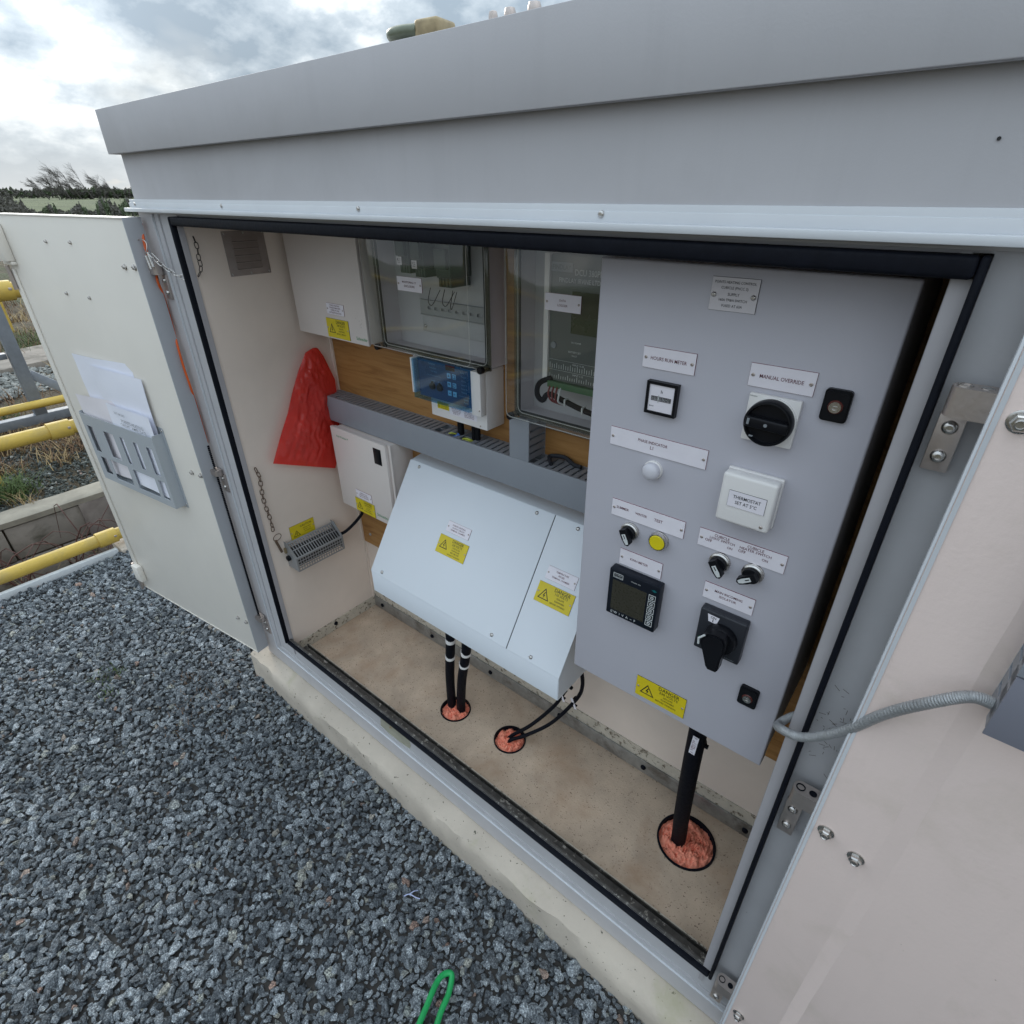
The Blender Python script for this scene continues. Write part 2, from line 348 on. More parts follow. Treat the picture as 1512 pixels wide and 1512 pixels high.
def write(mb, text, u, v, width, w=0.0004, bold=1.0, hs=1.0):
    vs, fs = glyphs(text); mb.add([(u + a * width, v + b * width * hs, w) for a, b in vs], fs); return mb
def lettering(M, lines, m, parent, w=0.0004, name='lettering', extra=None):
    mb = MB(M)
    for l in lines: write(mb, l[0], l[1], l[2], l[3], w, hs=(l[4] if len(l) > 4 else 1.0))
    if extra: extra(mb)
    return emit(name, mb, m, parent)

# shared small hardware
sc_mb = MB(); sc_mb.lathe([(0.0022, 0), (0.0022, 0.0006), (0.0014, 0.0012), (0.0007, 0.0012), (0.0006, 0.0004)], seg=10)
SCREW = mesh_of(sc_mb, dsteel, 'screw')
sc_mb = MB(); sc_mb.lathe([(0.0046, 0), (0.0046, 0.0008), (0.0040, 0.0022), (0.0022, 0.0034), (0.0019, 0.0034), (0.0017, 0.0018)], seg=16)
BOLT = mesh_of(sc_mb, steel, 'cap_screw')
sc_mb = MB(); sc_mb.lathe([(0.0105, 0), (0.0105, 0.0012), (0.0095, 0.0018), (0.0078, 0.0019)], seg=20)
sc_mb.lathe([(0.0080, 0.0018), (0.0080, 0.0070), (0.0066, 0.0084), (0.0050, 0.0084)], seg=6)
sc_mb.lathe([(0.0047, 0.0080), (0.0047, 0.0108), (0.0036, 0.0112), (0.0030, 0.0102)], seg=14)
NUT = mesh_of(sc_mb, steel, 'nut')
sc_mb = MB(); sc_mb.lathe([(0.0075, 0), (0.0075, 0.0015), (0.0062, 0.0045), (0.003, 0.006), (0.0005, 0.0063)], seg=16)
PLUG = mesh_of(sc_mb, rubber, 'plug')
sc_mb = MB(); sc_mb.lathe([(0.0042, 0), (0.0038, 0.0012), (0.002, 0.0022), (0.0018, 0.0016)], seg=12)
RIVET = mesh_of(sc_mb, steel, 'rivet')

def label_plate(parent, M, u0, u1, v0, v1, lines, face=None, inkm=None, t=0.0016, tri=None, screws=True, core=None, name='label_plate', label=None, cat=None, w=0.0):
    face = face or plate_w; inkm = inkm or ink_red
    mb = MB(M); mb.box(u0, u1, v0, v1, w, w + t * 0.6); mb.mi = 1
    mb.box(u0 + 0.0003, u1 - 0.0003, v0 + 0.0003, v1 - 0.0003, w + t * 0.6, w + t)
    p = emit(name, mb, [core or maroon, face], parent, label, cat)
    cu_, cv_ = (u0 + u1) / 2, (v0 + v1) / 2
    def ex(m_):
        if tri:
            tu, tv, ts = tri; tu += cu_; tv += cv_; h = ts * 0.87
            A = [(tu - ts / 2, tv - h / 2), (tu + ts / 2, tv - h / 2), (tu, tv + h / 2)]
            cc = (tu, tv - h / 6); B = [(cc[0] + (a[0] - cc[0]) * 0.78, cc[1] + (a[1] - cc[1]) * 0.78) for a in A]
            m_.prism(A, w + t + 0.0001, w + t + 0.0003, holes=[B[::-1]])
            k = ts * 0.30
            Z = [(0.15, 1.0), (-0.45, -0.05), (0.02, -0.05), (-0.12, -0.75), (0.45, 0.18), (0.0, 0.18), (0.42, 1.0)]
            m_.prism([(cc[0] + a * k * 0.8, cc[1] + b * k) for a, b in Z], w + t + 0.0001, w + t + 0.0003)
    if lines or tri: lettering(M, [(l[0], cu_ + l[1] / 1000, cv_ + l[2] / 1000, l[3] / 1000) + tuple(l[4:]) for l in lines], inkm, p, w + t + 0.0003, extra=ex)
    if screws:
        off = 0.0045
        for uu_ in (u0 + off, u1 - off): put('screw', SCREW, p, at(M, uu_, cv_, w + t))
    return p


# ================================================================ SETTING: ground
def ground_mat():
    mt = bpy.data.materials.new('ground_cover'); mt.use_nodes = True; t = mt.node_tree; b = t.nodes['Principled BSDF']
    g = N('ShaderNodeNewGeometry', t); sx = N('ShaderNodeSeparateXYZ', t); L(g.outputs['Position'], sx.inputs[0], t)
    n1 = nz(3.0, 8, 0.7, 0.5, g.outputs['Position'], t); n2 = nz(0.6, 5, 0.6, 0.3, g.outputs['Position'], t, off=(3, 3, 3)); n3 = nz(40.0, 4, 0.7, 0.0, g.outputs['Position'], t)
    dry = ramp(n1, [(0.32, (0.045, 0.035, 0.022)), (0.5, (0.125, 0.095, 0.058)), (0.68, (0.20, 0.155, 0.09))], t)
    moss = ramp(n1, [(0.3, (0.03, 0.04, 0.015)), (0.7, (0.10, 0.13, 0.045))], t)
    near = mixc(ramp(n2, [(0.50, 0.0), (0.62, 1.0)], t), dry, moss, t)
    near = mixc(0.35, near, ramp(n3, [(0.35, (0.03, 0.025, 0.02)), (0.7, (0.24, 0.20, 0.14))], t), t)
    field = ramp(nz(0.05, 6, 0.6, 0.4, g.outputs['Position'], t), [(0.35, (0.085, 0.10, 0.05)), (0.65, (0.135, 0.155, 0.075))], t)
    d = ramp(mth('MULTIPLY', sx.outputs[0], -1.0 / 60.0, t), [(0.5, 0.0), (0.75, 1.0)], t)
    L(mixc(d, near, field, t), b.inputs['Base Color'], t); b.inputs['Roughness'].default_value = 0.95
    bn = N('ShaderNodeBump', t); bn.inputs['Strength'].default_value = 0.9; bn.inputs['Distance'].default_value = 0.05; L(n3, bn.inputs['Height'], t); L(bn.outputs[0], b.inputs['Normal'], t)
    return mt
GM = ground_mat()
mb = MB()
prof = [(1500, -0.02), (30, 0.0), (6, 0.02), (0, 0.03), (-3.10, 0.03), (-3.14, -0.72), (-4.02, -0.74), (-4.04, -0.06), (-5.3, -0.03)]
x = -5.3
while x > -26: x -= 0.5; prof.append((x, -0.03 + 0.05 * math.sin(x * 1.7) + 0.04 * math.sin(x * 0.6 + 1)))
prof += [(-40, 0.0), (-70, 0.0), (-160, 0.0), (-1500, 0.0)]
ys = [-1500, -200, -40, -12] + [-6 + 0.5 * i for i in range(25)] + [12, 40, 200, 1500]
mb.grid([[(px, y, pz + (0.05 * noise.noise(Vector((px * 0.9, y * 0.9, 0))) if -26 < px < -5.3 and abs(y) < 12 else 0)) for y in ys] for px, pz in prof])
emit('ground', mb, GM, None, kind='structure', smooth=60)

# gravel bed: dark sheet and loose angular stones spread over it
def stone_mat(name, lo, hi, tintn):
    mt = bpy.data.materials.new(name); mt.use_nodes = True; t = mt.node_tree; b = t.nodes['Principled BSDF']
    tcn = N('ShaderNodeTexCoord', t); oi = N('ShaderNodeObjectInfo', t)
    base = ramp(oi.outputs['Random'], [(0.0, lo), (0.5, tuple((a + c) / 2 for a, c in zip(lo, hi))), (0.93, hi), (0.965, (0.36, 0.38, 0.36)), (0.988, (0.42, 0.41, 0.36)), (0.996, (0.40, 0.27, 0.22))], t)
    ad = N('ShaderNodeVectorMath', t, operation='ADD'); L(tcn.outputs['Object'], ad.inputs[0], t)
    sc_ = N('ShaderNodeVectorMath', t, operation='SCALE'); L(oi.outputs['Location'], sc_.inputs[0], t); sc_.inputs['Scale'].default_value = 40; L(sc_.outputs[0], ad.inputs[1], t)
    n1 = nz(4.5, 6, 0.75, 0.2, ad.outputs[0], t)
    sp1 = ramp(n1, [(0.36, (0.16, 0.18, 0.20)), (0.46, (0.62, 0.64, 0.66)), (0.54, (1.0, 1.0, 1.0)), (0.62, (2.2, 2.25, 2.2))], t)
    L(mixc(1.0, base, sp1, t, 'MULTIPLY'), b.inputs['Base Color'], t); b.inputs['Roughness'].default_value = 0.62; b.inputs['Specular IOR Level'].default_value = 0.4
    bn = N('ShaderNodeBump', t); bn.inputs['Strength'].default_value = 0.6; bn.inputs['Distance'].default_value = 0.1; L(nz(2.2, 4, 0.7, 0.3, ad.outputs[0], t), bn.inputs['Height'], t); L(bn.outputs[0], b.inputs['Normal'], t)
    return mt
STM = stone_mat('granite_chippings', (0.085, 0.097, 0.110), (0.43, 0.465, 0.495), 0)
STG = stone_mat('ballast_chippings', (0.05, 0.058, 0.052), (0.17, 0.185, 0.165), 0)
stones = []
def stone_set(mt, k):
    cl_ = bpy.data.collections.new('stone_shapes')
    for i in range(k):
        rs = random.Random(100 + i); bm = bmesh.new()
        sx, sy, sz = 1.0, rs.uniform(0.62, 0.95), rs.uniform(0.42, 0.75)
        for j in range(13):
            v = Vector((rs.gauss(0, 1), rs.gauss(0, 1), rs.gauss(0, 1))).normalized() * rs.uniform(0.82, 1.1)
            v = Vector((max(-.85, min(.85, v.x)), max(-.85, min(.85, v.y)), max(-.85, min(.85, v.z))))
            bm.verts.new((v.x * sx, v.y * sy, v.z * sz))
        r_ = bmesh.ops.convex_hull(bm, input=bm.verts[:])
        bmesh.ops.delete(bm, geom=[g for g in r_['geom_interior'] if isinstance(g, bmesh.types.BMVert)], context='VERTS')
        bmesh.ops.bevel(bm, geom=bm.edges[:], offset=0.035, segments=1, affect='EDGES')
        me = bpy.data.meshes.new('stone'); bm.to_mesh(me); bm.free(); me.materials.append(mt)
        me.polygons.foreach_set('use_smooth', [True] * len(me.polygons)); me.set_sharp_from_angle(angle=R(28))
        cl_.objects.link(bpy.data.objects.new('stone_shape', me))
    return cl_
def scatter(name, pts, coll, nvar, kind='stuff'):
    """pts: (x, y, z, size)"""
    n = len(pts); me = bpy.data.meshes.new(name); me.from_pydata([(p[0], p[1], p[2]) for p in pts], [], [])
    a = me.attributes.new('scl', 'FLOAT', 'POINT'); a.data.foreach_set('value', [p[3] for p in pts])
    a = me.attributes.new('rot', 'FLOAT_VECTOR', 'POINT'); rr_ = []
    for p in pts: rr_ += [random.gauss(0, 0.55), random.gauss(0, 0.55), random.uniform(0, 6.283)]
    a.data.foreach_set('vector', rr_)
    a = me.attributes.new('pick', 'INT', 'POINT'); a.data.foreach_set('value', [random.randrange(nvar) for _ in pts])
    ob = bpy.data.objects.new(name, me); col.objects.link(ob); ob['kind'] = kind; WL[ob.name] = Vector((0, 0, 0))
    g = bpy.data.node_groups.new('spread', 'GeometryNodeTree')
    g.interface.new_socket('Geometry', in_out='INPUT', socket_type='NodeSocketGeometry'); g.interface.new_socket('Geometry', in_out='OUTPUT', socket_type='NodeSocketGeometry')
    gi = g.nodes.new('NodeGroupInput'); go = g.nodes.new('NodeGroupOutput'); mp = g.nodes.new('GeometryNodeMeshToPoints'); ip = g.nodes.new('GeometryNodeInstanceOnPoints')
    ci = g.nodes.new('GeometryNodeCollectionInfo'); ci.inputs['Collection'].default_value = coll; ci.inputs['Separate Children'].default_value = True; ci.inputs['Reset Children'].default_value = True
    ip.inputs['Pick Instance'].default_value = True
    def att(nm, ty):
        q = g.nodes.new('GeometryNodeInputNamedAttribute'); q.data_type = ty; q.inputs['Name'].default_value = nm; return q.outputs[0]
    g.links.new(gi.outputs[0], mp.inputs[0]); g.links.new(mp.outputs[0], ip.inputs['Points']); g.links.new(ci.outputs[0], ip.inputs['Instance'])
    g.links.new(att('scl', 'FLOAT'), ip.inputs['Scale']); g.links.new(att('rot', 'FLOAT_VECTOR'), ip.inputs['Rotation']); g.links.new(att('pick', 'INT'), ip.inputs['Instance Index'])
    g.links.new(ip.outputs[0], go.inputs[0])
    md = ob.modifiers.new('spread', 'NODES'); md.node_group = g
    return ob
def gz(x, y): return 0.052 + 0.008 * noise.noise(Vector((x * 2.1, y * 2.1, 1.3))) + 0.004 * noise.noise(Vector((x * 7, y * 7, 4)))
mb = MB(); nx, ny = 60, 50
mb.grid([[(-3.04 + 5.4 * i / nx, -2.6 + 4.2 * j / ny, gz(-3.04 + 5.4 * i / nx, -2.6 + 4.2 * j / ny) - 0.012) for j in range(ny + 1)] for i in range(nx + 1)])
mb.add([(-3.04, -2.6, 0.02), (2.36, -2.6, 0.02), (2.36, 1.6, 0.02), (-3.04, 1.6, 0.02)], [(0, 1, 2, 3)])
emit('gravel_bed', mb, mat('gravel_dust', (0.05, 0.047, 0.044), 0.95, var=0.3, vs=30, bump=0.8, bs=120), None, kind='structure', smooth=60)
pts = []
def inside_cab(x, y): return -1.70 < x < 0.3 and y > -0.036 + 0.007 * noise.noise(Vector((x * 9, 0, 0)))
for layer, (pitch_, r0, r1) in enumerate(((0.0140, 0.0090, 0.0128), (0.0175, 0.0085, 0.0188))):
    yv = -2.3
    while yv < 1.2:
        xv = -3.03
        while xv < 1.4:
            px, py = xv + random.uniform(-.5, .5) * pitch_, yv + random.uniform(-.5, .5) * pitch_
            # keep to what can be seen from near the camera
            if not inside_cab(px, py) and (py < 0.0 or px < -1.7) and (py > -1.35 - 0.4 * (px < -1)) and not (px > 0.6):
                big = random.random() < 0.05
                s = (r0 * 0.72 + (r1 - r0 * 0.72) * random.random() ** 1.25) * (random.uniform(1.25, 1.7) if (big and layer) else 1.0)
                pts.append((px, py, gz(px, py) - (0.008 if layer == 0 else 0.002) + random.uniform(-0.003, 0.004), s))
            xv += pitch_
        yv += pitch_
SHP = stone_set(STM, 14)
scatter('gravel', pts, SHP, 14)

# gravel strip past the ditch
SHG = stone_set(STG, 8); pts = []
for _ in range(9500):
    px, py = random.uniform(-5.35, -4.10), random.uniform(-1.6, 1.6)
    pts.append((px, py, -0.03 + random.uniform(0, 0.02), random.uniform(0.008, 0.019)))
scatter('ballast_strip', pts, SHG, 8)

# ================================================================ CABINET
XL, XR = -1.676, 0.168          # outside faces
cab = thing('equipment_cabinet', (-0.75, 0.2, 0.145), 'large grey steel trackside equipment cabinet standing open on a concrete plinth', 'cabinet')
mb = MB(); mb.box(XL, XR, 0.0005, 0.030, 1.60, 1.787); emit('wall', mb, grey, cab)
mb = MB(); mb.box(XL, XL + 0.03, 0.0305, 0.50, 0.152, 1.79); emit('wall', mb, grey, cab)
mb = MB(); mb.box(XR - 0.03, XR, 0.0305, 0.50, 0.152, 1.79); emit('wall', mb, grey, cab)
mb = MB(); mb.box(XL + 0.0305, XR - 0.0305, 0.47, 0.50, 0.152, 1.79); emit('wall', mb, grey, cab)
# roof: folded pan with skirts that hang proud of the walls
mb = MB(); mb.box(-1.6985, 0.1905, -0.0175, 0.5595, 1.7980, 1.8020)
mb.box(-1.699, 0.191, -0.018, -0.014, 1.7177, 1.8025, bev=0.0012); mb.box(-1.699, -1.695, -0.0138, 0.556, 1.7177, 1.7975); mb.box(0.187, 0.191, -0.0138, 0.556, 1.7177, 1.7975); mb.box(-1.6945, 0.1865, 0.556, 0.56, 1.7177, 1.7975)
mb.box(-1.6945, 0.1865, -0.0136, -0.006, 1.7177, 1.7200)
emit('roof', mb, grey, cab)
# drip rail above the opening
mb = MB(); mb.box(-1.700, XR + 0.02, -0.0035, 0.0, 1.602, 1.6265, bev=0.0008); mb.box(-1.700, XR + 0.02, -0.0060, -0.0036, 1.602, 1.6195, bev=0.0008)
mb.box(-1.706, XR + 0.024, -0.0185, -0.0062, 1.6005, 1.6085, bev=0.0012); rail = emit('drip_rail', mb, alu, cab)
for xx in (-1.664, -1.241, -0.807, -0.370): put('rivet', RIVET, rail, at(FR(-0.006), xx, 1.6165, 0))
mb = MB(FR(0.0)); mb.lathe([(0.0014, 0.0001), (0.0014, 0.0006)], (-0.033, 1.672, 0), seg=8); emit('drill_hole', mb, ink, cab)

# door frame: flat outer band, set-back rebate band, inner lip
def ring(mb, o, i, y0, y1):
    """rectangular ring in the front plane; o, i = (x0, x1, z0, z1)"""
    mb.box(o[0], i[0], y0, y1, o[2], o[3]); mb.box(i[1], o[1], y0, y1, o[2], o[3])
    mb.box(i[0], i[1], y0, y1, o[2], i[2]); mb.box(i[0], i[1], y0, y1, i[3], o[3])
mb = MB(); ring(mb, (XL, XR, 0.163, 1.5995), (-1.604, 0.096, 0.220, 1.5965), 0.0, 0.012); emit('door_frame', mb, frame_m, cab)
mb = MB(); mb.box(-1.603, 0.095, -0.0006, 0.004, 0.2194, 0.2204, bev=0.0004); mb.box(-1.6046, -1.6034, -0.0006, 0.004, 0.221, 1.596); emit('edge_highlight', mb, alu, cab)  # thin pale strips painted in as the bright highlight along the frame edge
mb = MB()
for a, b in (((-1.6035, 0.0955, 0.2205, 1.596), (-1.580, 0.072, 0.236, 1.5952)), ((-1.5798, 0.0718, 0.2362, 1.595), (-1.4875, -0.0090, 0.3205, 1.594))):
    ring(mb, a, b, 0.0045 if b[0] < -1.55 else 0.008, 0.0115)
emit('rebate', mb, sill_m, cab)
mb = MB()   # the inner lip turned into the cabinet
ring(mb, (-1.4780, -0.0165, 0.3300, 1.5750), (-1.4770, -0.0310, 0.3301, 1.5747), -0.002, 0.004)
mb.box(-1.4800, -1.4775, 0.0042, 0.012, 0.2605, 1.6); mb.box(-0.0320, -0.0235, 0.0042, 0.045, 0.2605, 1.6)
mb.box(-1.4774, -0.0322, 0.0085, 0.050, 1.5760, 1.60)
emit('inner_lip', mb, mat('inner_lip_paint', (0.385, 0.37, 0.385), 0.55, var=0.06, vs=8, spec=0.3), cab)
rubbed = mat('rubbed_dark_steel', (0.085, 0.08, 0.075), 0.5, 0.3, var=0.4, vs=40, bump=0.4, bs=90, dirt=((0.42, 0.40, 0.36), 75, 0.57, 0.64))
mb = MB(); mb.box(-1.4768, -0.0312, -0.0022, 0.005, 0.3303, 0.3350, bev=0.0008); emit('sill_lip', mb, rubbed, cab)
mb = MB()   # rubber bulb seal all round
mb.box(-1.4872, -1.4782, -0.0150, 0.0078, 0.3210, 1.5935, bev=0.0038, seg=3); mb.box(-0.0163, -0.0094, -0.0130, 0.0078, 0.3210, 1.5935, bev=0.003, seg=3)
mb.box(-1.4780, -0.0165, -0.0140, 0.0078, 1.5752, 1.5935, bev=0.004, seg=3); mb.box(-1.4780, -0.0165, -0.0130, 0.0078, 0.3210, 0.3298, bev=0.0035, seg=3)
emit('door_seal', mb, rubber, cab)
sm = MB(FR(0.0)); rs_ = random.Random(77)
for _ in range(46):
    u_, v_, a_, l_ = rs_.gauss(0.012, 0.010), rs_.gauss(1.045, 0.035), rs_.uniform(0, 3.14), rs_.uniform(0.001, 0.0045)
    if -0.006 < u_ < 0.028: sm.M = FR(0.0) @ Matrix.Translation((u_, v_, 0)) @ Matrix.Rotation(a_, 4, 'Z'); sm.box(-l_, l_, -0.0003, 0.0004, 0.0001, 0.0003)
emit('scuff_mark', sm, mat('dark_scuff', (0.14, 0.12, 0.11), 0.7), cab, kind='stuff')
# stained puddle of old silt on the sill, small holes
mb = MB(FR(0.0078)); P = [(-1.03, 0.242), (-0.99, 0.236), (-0.93, 0.238), (-0.90, 0.243), (-0.893, 0.262), (-0.899, 0.286), (-0.93, 0.294), (-0.97, 0.288), (-1.0, 0.292), (-1.025, 0.276)]
mb.prism(P, 0.0001, 0.0006); emit('silt_stain', mb, mat('silt', (0.33, 0.32, 0.25), 0.8, var=0.2, vs=20, dirt=((0.35, 0.17, 0.03), 40, 0.62, 0.7)), cab)

# interior: floor with three duct holes, walls, ceiling, plywood
FZ = 0.257
HOLES = [(-0.886, 0.184, 0.047), (-0.687, 0.204, 0.047), (-0.166, 0.249, 0.070)]
mb = MB()
def circ(cx_, cy_, r_, k=36): return [(cx_ + r_ * math.cos(2 * math.pi * i / k), cy_ + r_ * math.sin(2 * math.pi * i / k)) for i in range(k)]
mb.prism([(-1.4795, 0.062), (-0.0215, 0.062), (-0.0215, 0.3535), (-1.4795, 0.3535)], FZ - 0.004, FZ, holes=[circ(*h)[::-1] for h in HOLES])
emit('floor_plate', mb, floor_m, cab)
mb = MB(); mb.box(-1.4795, -0.0325, 0.0285, 0.0490, 0.262, 0.2680); mb.box(-1.4795, -0.0375, 0.054, 0.0565, 0.250, 0.272); emit('floor_angle', mb, rubbed, cab)
mb = MB(); mb.box(-1.4795, -0.0375, 0.0568, 0.0610, 0.248, 0.2690); emit('floor_angle', mb, peel, cab)
mb = MB(); mb.box(-1.4825, -1.4802, 0.0125, 0.3575, 0.30, 1.645); emit('inner_wall', mb, cream_in, cab)
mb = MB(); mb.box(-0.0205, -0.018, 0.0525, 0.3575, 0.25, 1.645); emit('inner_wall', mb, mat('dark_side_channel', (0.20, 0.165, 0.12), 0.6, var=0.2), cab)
mb = MB(); mb.box(-1.4798, -0.0208, 0.355, 0.3575, 0.345, 1.645); emit('inner_wall', mb, cream_in, cab)
mb = MB(); mb.box(-1.48, -0.0208, 0.0525, 0.355, 1.6465, 1.649); emit('ceiling', mb, cream_in, cab)
mb = MB(); mb.box(-1.4828, -1.4785, 0.0125, 0.3575, 0.2575, 0.2995); emit('peeling_skirting', mb, peel, cab)
mb = MB(); mb.box(-1.4780, -0.0215, 0.3515, 0.3575, 0.2575, 0.3445); emit('peeling_skirting', mb, peel, cab)
mb = MB(); mb.box(-1.470, -0.0225, 0.3465, 0.3510, 0.2630, 0.3090, bev=0.001); ang = emit('back_angle', mb, galv, cab)
for xx in (-1.424, -1.155, -0.884, -0.611, -0.336, -0.062): put('plug', PLUG, ang, at(FR(0.3465), xx, 0.286, 0))
put('plug', PLUG, cab, at(LW(-1.4785), 0.175, 0.284, 0))
mb = MB(); mb.box(-1.471, -0.048, 0.3460, 0.3548, 0.558, 1.64); emit('mounting_board', mb, wood, cab)
mb = MB(); mb.box(-1.4792, -1.4715, 0.3400, 0.3548, 0.558, 1.64); mb.box(-1.4792, -1.474, 0.346, 0.3548, 0.3, 0.557); emit('board_bracket', mb, cream_in, cab)
mb = MB(); mb.box(-0.0475, -0.030, 0.335, 0.3548, 0.62, 1.64); emit('board_bracket', mb, galv, cab)
put('screw', BOLT, cab, at(FR(0.3459), -1.43, 0.600, 0, s=1.3))
# louvred vent on the left inner wall
Ml = LW(-1.480); mb = MB(Ml); mb.box(0.095, 0.203, 1.458, 1.559, 0.0, 0.0016, bev=0.0006)
vent = emit('louvre_vent', mb, mat('brown_grey_vent', (0.33, 0.28, 0.255), 0.4, 0.5, var=0.1, vs=30, bump=0.08), cab)
for i in range(5):
    z0 = 1.474 + i * 0.0155; lb = MB(Ml)
    lb.add([(0.116, z0, 0.0017), (0.182, z0, 0.0017), (0.182, z0, 0.0060), (0.116, z0, 0.0060), (0.116, z0 + 0.0115, 0.0017), (0.182, z0 + 0.0115, 0.0017)], [(0, 1, 2, 3), (3, 2, 5, 4), (0, 3, 4), (1, 5, 2), (0, 4, 5, 1)])
    lb.mi = 1; lb.add([(0.116, z0 - 0.0012, 0.0019), (0.182, z0 - 0.0012, 0.0019), (0.182, z0, 0.0019), (0.116, z0, 0.0019)], [(0, 1, 2, 3)])
    emit('louvre', lb, [MATS['brown_grey_vent'], ink], vent)
for a, b in ((0.100, 1.463), (0.198, 1.463), (0.100, 1.554), (0.198, 1.554), (0.149, 1.463), (0.149, 1.554)): put('rivet', RIVET, vent, at(Ml, a, b, 0.0016, s=0.6))

# foam-filled duct openings
for i, (hx, hy, hr) in enumerate(HOLES):
    d = thing('cable_duct', (hx, hy, FZ), ['round floor duct filled with pink foam below the two white-banded cables', 'round floor duct filled with pink foam where two thin black cables go down', 'largest round floor duct filled with pink foam around the thick black cable'][i], 'duct', 'foam sealed duct openings in the cabinet floor')
    mb = MB(Matrix.Translation((hx, hy, FZ))); k = 40
    for a, b, c_ in ((hr * 0.93, hr * 0.995, 0.0),):
        mb.prism(circ(0, 0, b, k), -0.05, 0.0035 if i < 2 else 0.003, holes=[circ(0, 0, a, k)[::-1]])
    emit('duct_rim', mb, rubber, d)
    mb = MB(Matrix.Translation((hx, hy, FZ))); rows = []
    for a in range(37):
        ra = hr * 0.935 * a / 36; row = []
        for b in range(96):
            an = 2 * math.pi * b / 96; px, py = ra * math.cos(an), ra * math.sin(an)
            wq = noise.noise(Vector((px * 30, py * 30, i + 20))) * 1.2; strand = (0.5 - abs(noise.noise(Vector((px * 330 + py * 90 + wq * 4, py * 70 + wq * 3, i * 3))))) * 0.014 + noise.noise(Vector((px * 60, py * 60, i))) * 0.008 + noise.noise(Vector((px * 190, py * 190, i + 7))) * 0.004
            row.append((px, py, -0.004 - 0.012 * (a / 36) ** 4 + strand))
        rows.append(row + [row[0]])
    mb.grid(rows); emit('foam_plug', mb, foam, d, smooth=80)

# concrete plinth with a rough front edge
mb = MB(); rows = []; rs = random.Random(3)
sec = [(0.60, 0.10), (0.60, 0.158), (-0.010, 0.158), (-0.036, 0.151), (-0.0465, 0.147), (-0.053, 0.128), (-0.053, 0.09), (-0.052, 0.0)]
nX = 150
for i in range(nX + 1):
    xx = -1.735 + (0.26 + 1.735) * i / nX; row = []
    for j, (yy, zz_) in enumerate(sec):
        k = 1.0 if 3 <= j <= 6 else 0.0
        dy = (0.009 * noise.noise(Vector((xx * 5, j * 0.4, 2))) + 0.006 * noise.noise(Vector((xx * 22, j * 0.9, 5)))) * k
        row.append((xx, yy + dy, zz_ + dy * 0.3))
    rows.append(row)
mb.grid(rows); mb.add(rows[0], [tuple(range(len(sec)))]); mb.add(rows[-1], [tuple(range(len(sec)))])
emit('concrete_plinth', mb, conc, None, 'rough cream concrete plinth edge running under the grey cabinet', 'plinth', smooth=50)

# ---- doors (parts of the cabinet) ----
ML = frame((-1.643, -0.051, 0), (0.992, 0.127, 0), (0.127, -0.992, 0))    # u runs back to the hinge: door spans u = -0.745..0
mb = MB(ML); mb.box(-0.745, -0.0008, 0.215, 1.587, -0.0012, 0.0, bev=0.0004)
door_l = emit('door', mb, cream_l, cab, label='open left door, its cream inner face with a document holder')
mb = MB(ML); mb.box(-0.745, 0.0, 0.212, 0.2148, -0.040, 0.0015); mb.box(-0.745, 0.0, 1.5872, 1.590, -0.040, 0.002); mb.box(-0.748, -0.7452, 0.212, 1.590, -0.040, 0.0015); mb.box(-0.7450, -0.7, 1.580, 1.5868, 0.0002, 0.0016); emit('folded_edge', mb, cream_l, door_l)
mb = MB(ML); mb.box(0.0, 0.0025, 0.212, 1.590, -0.042, 0.0015, bev=0.0006); mb.box(-0.745, -0.0008, 0.2155, 1.5865, -0.042, -0.036); emit('door_skin', mb, grey_edge, door_l)
mb = MB(ML); mb.box(-0.7445, -0.718, 0.33, 1.44, 0.0, 0.006, bev=0.002); emit('stiffener', mb, cream_l, door_l)
for u_, z_ in ((-0.056, 1.480), (-0.011, 1.481), (-0.054, 0.913), (-0.009, 0.914), (-0.060, 0.347), (-0.014, 0.348)): put('nut', NUT, door_l, at(ML, u_, z_, 0, rz=random.uniform(0, 60), s=0.72))
for u_, z_ in ((-0.439, 1.525), (-0.299, 1.527), (-0.432, 1.390), (-0.302, 1.388)): put('screw', NUT, door_l, at(ML, u_, z_, 0, rz=random.uniform(0, 60), s=0.52))
mb = MB(ML); mb.box(-0.742, -0.690, 1.462, 1.565, 0.0, 0.026, bev=0.004); mb.box(-0.748, -0.690, 1.452, 1.4615, 0.0, 0.014, bev=0.002); lt = emit('latch', mb, cream_l, door_l)
mb = MB(ML); mb.tube([(-0.738, 1.45, 0.012), (-0.738, 1.38, 0.012)], 0.006, 10); emit('latch_rod', mb, dsteel, door_l)
mb = MB(ML); mb.box(-0.735, -0.690, 0.262, 0.335, 0.0, 0.022, bev=0.004); emit('latch', mb, cream_l, door_l)
mb = MB(ML); mb.box(-0.768, -0.748, 0.236, 0.318, -0.02, 0.006, bev=0.003); emit('bolt_guide', mb, cream_l, door_l)
mb = MB(ML); mb.tube([(-0.742, 0.335, 0.009), (-0.742, 0.205, 0.009)], 0.006, 10); emit('latch_rod', mb, dsteel, door_l)
mb = MB(ML)
for i in range(110): mb.box(0.0028, 0.0062, 0.34 + i * 0.006, 0.344 + i * 0.006, -0.0415, -0.036)
emit('edge_strip', mb, rubber, door_l, kind='stuff')

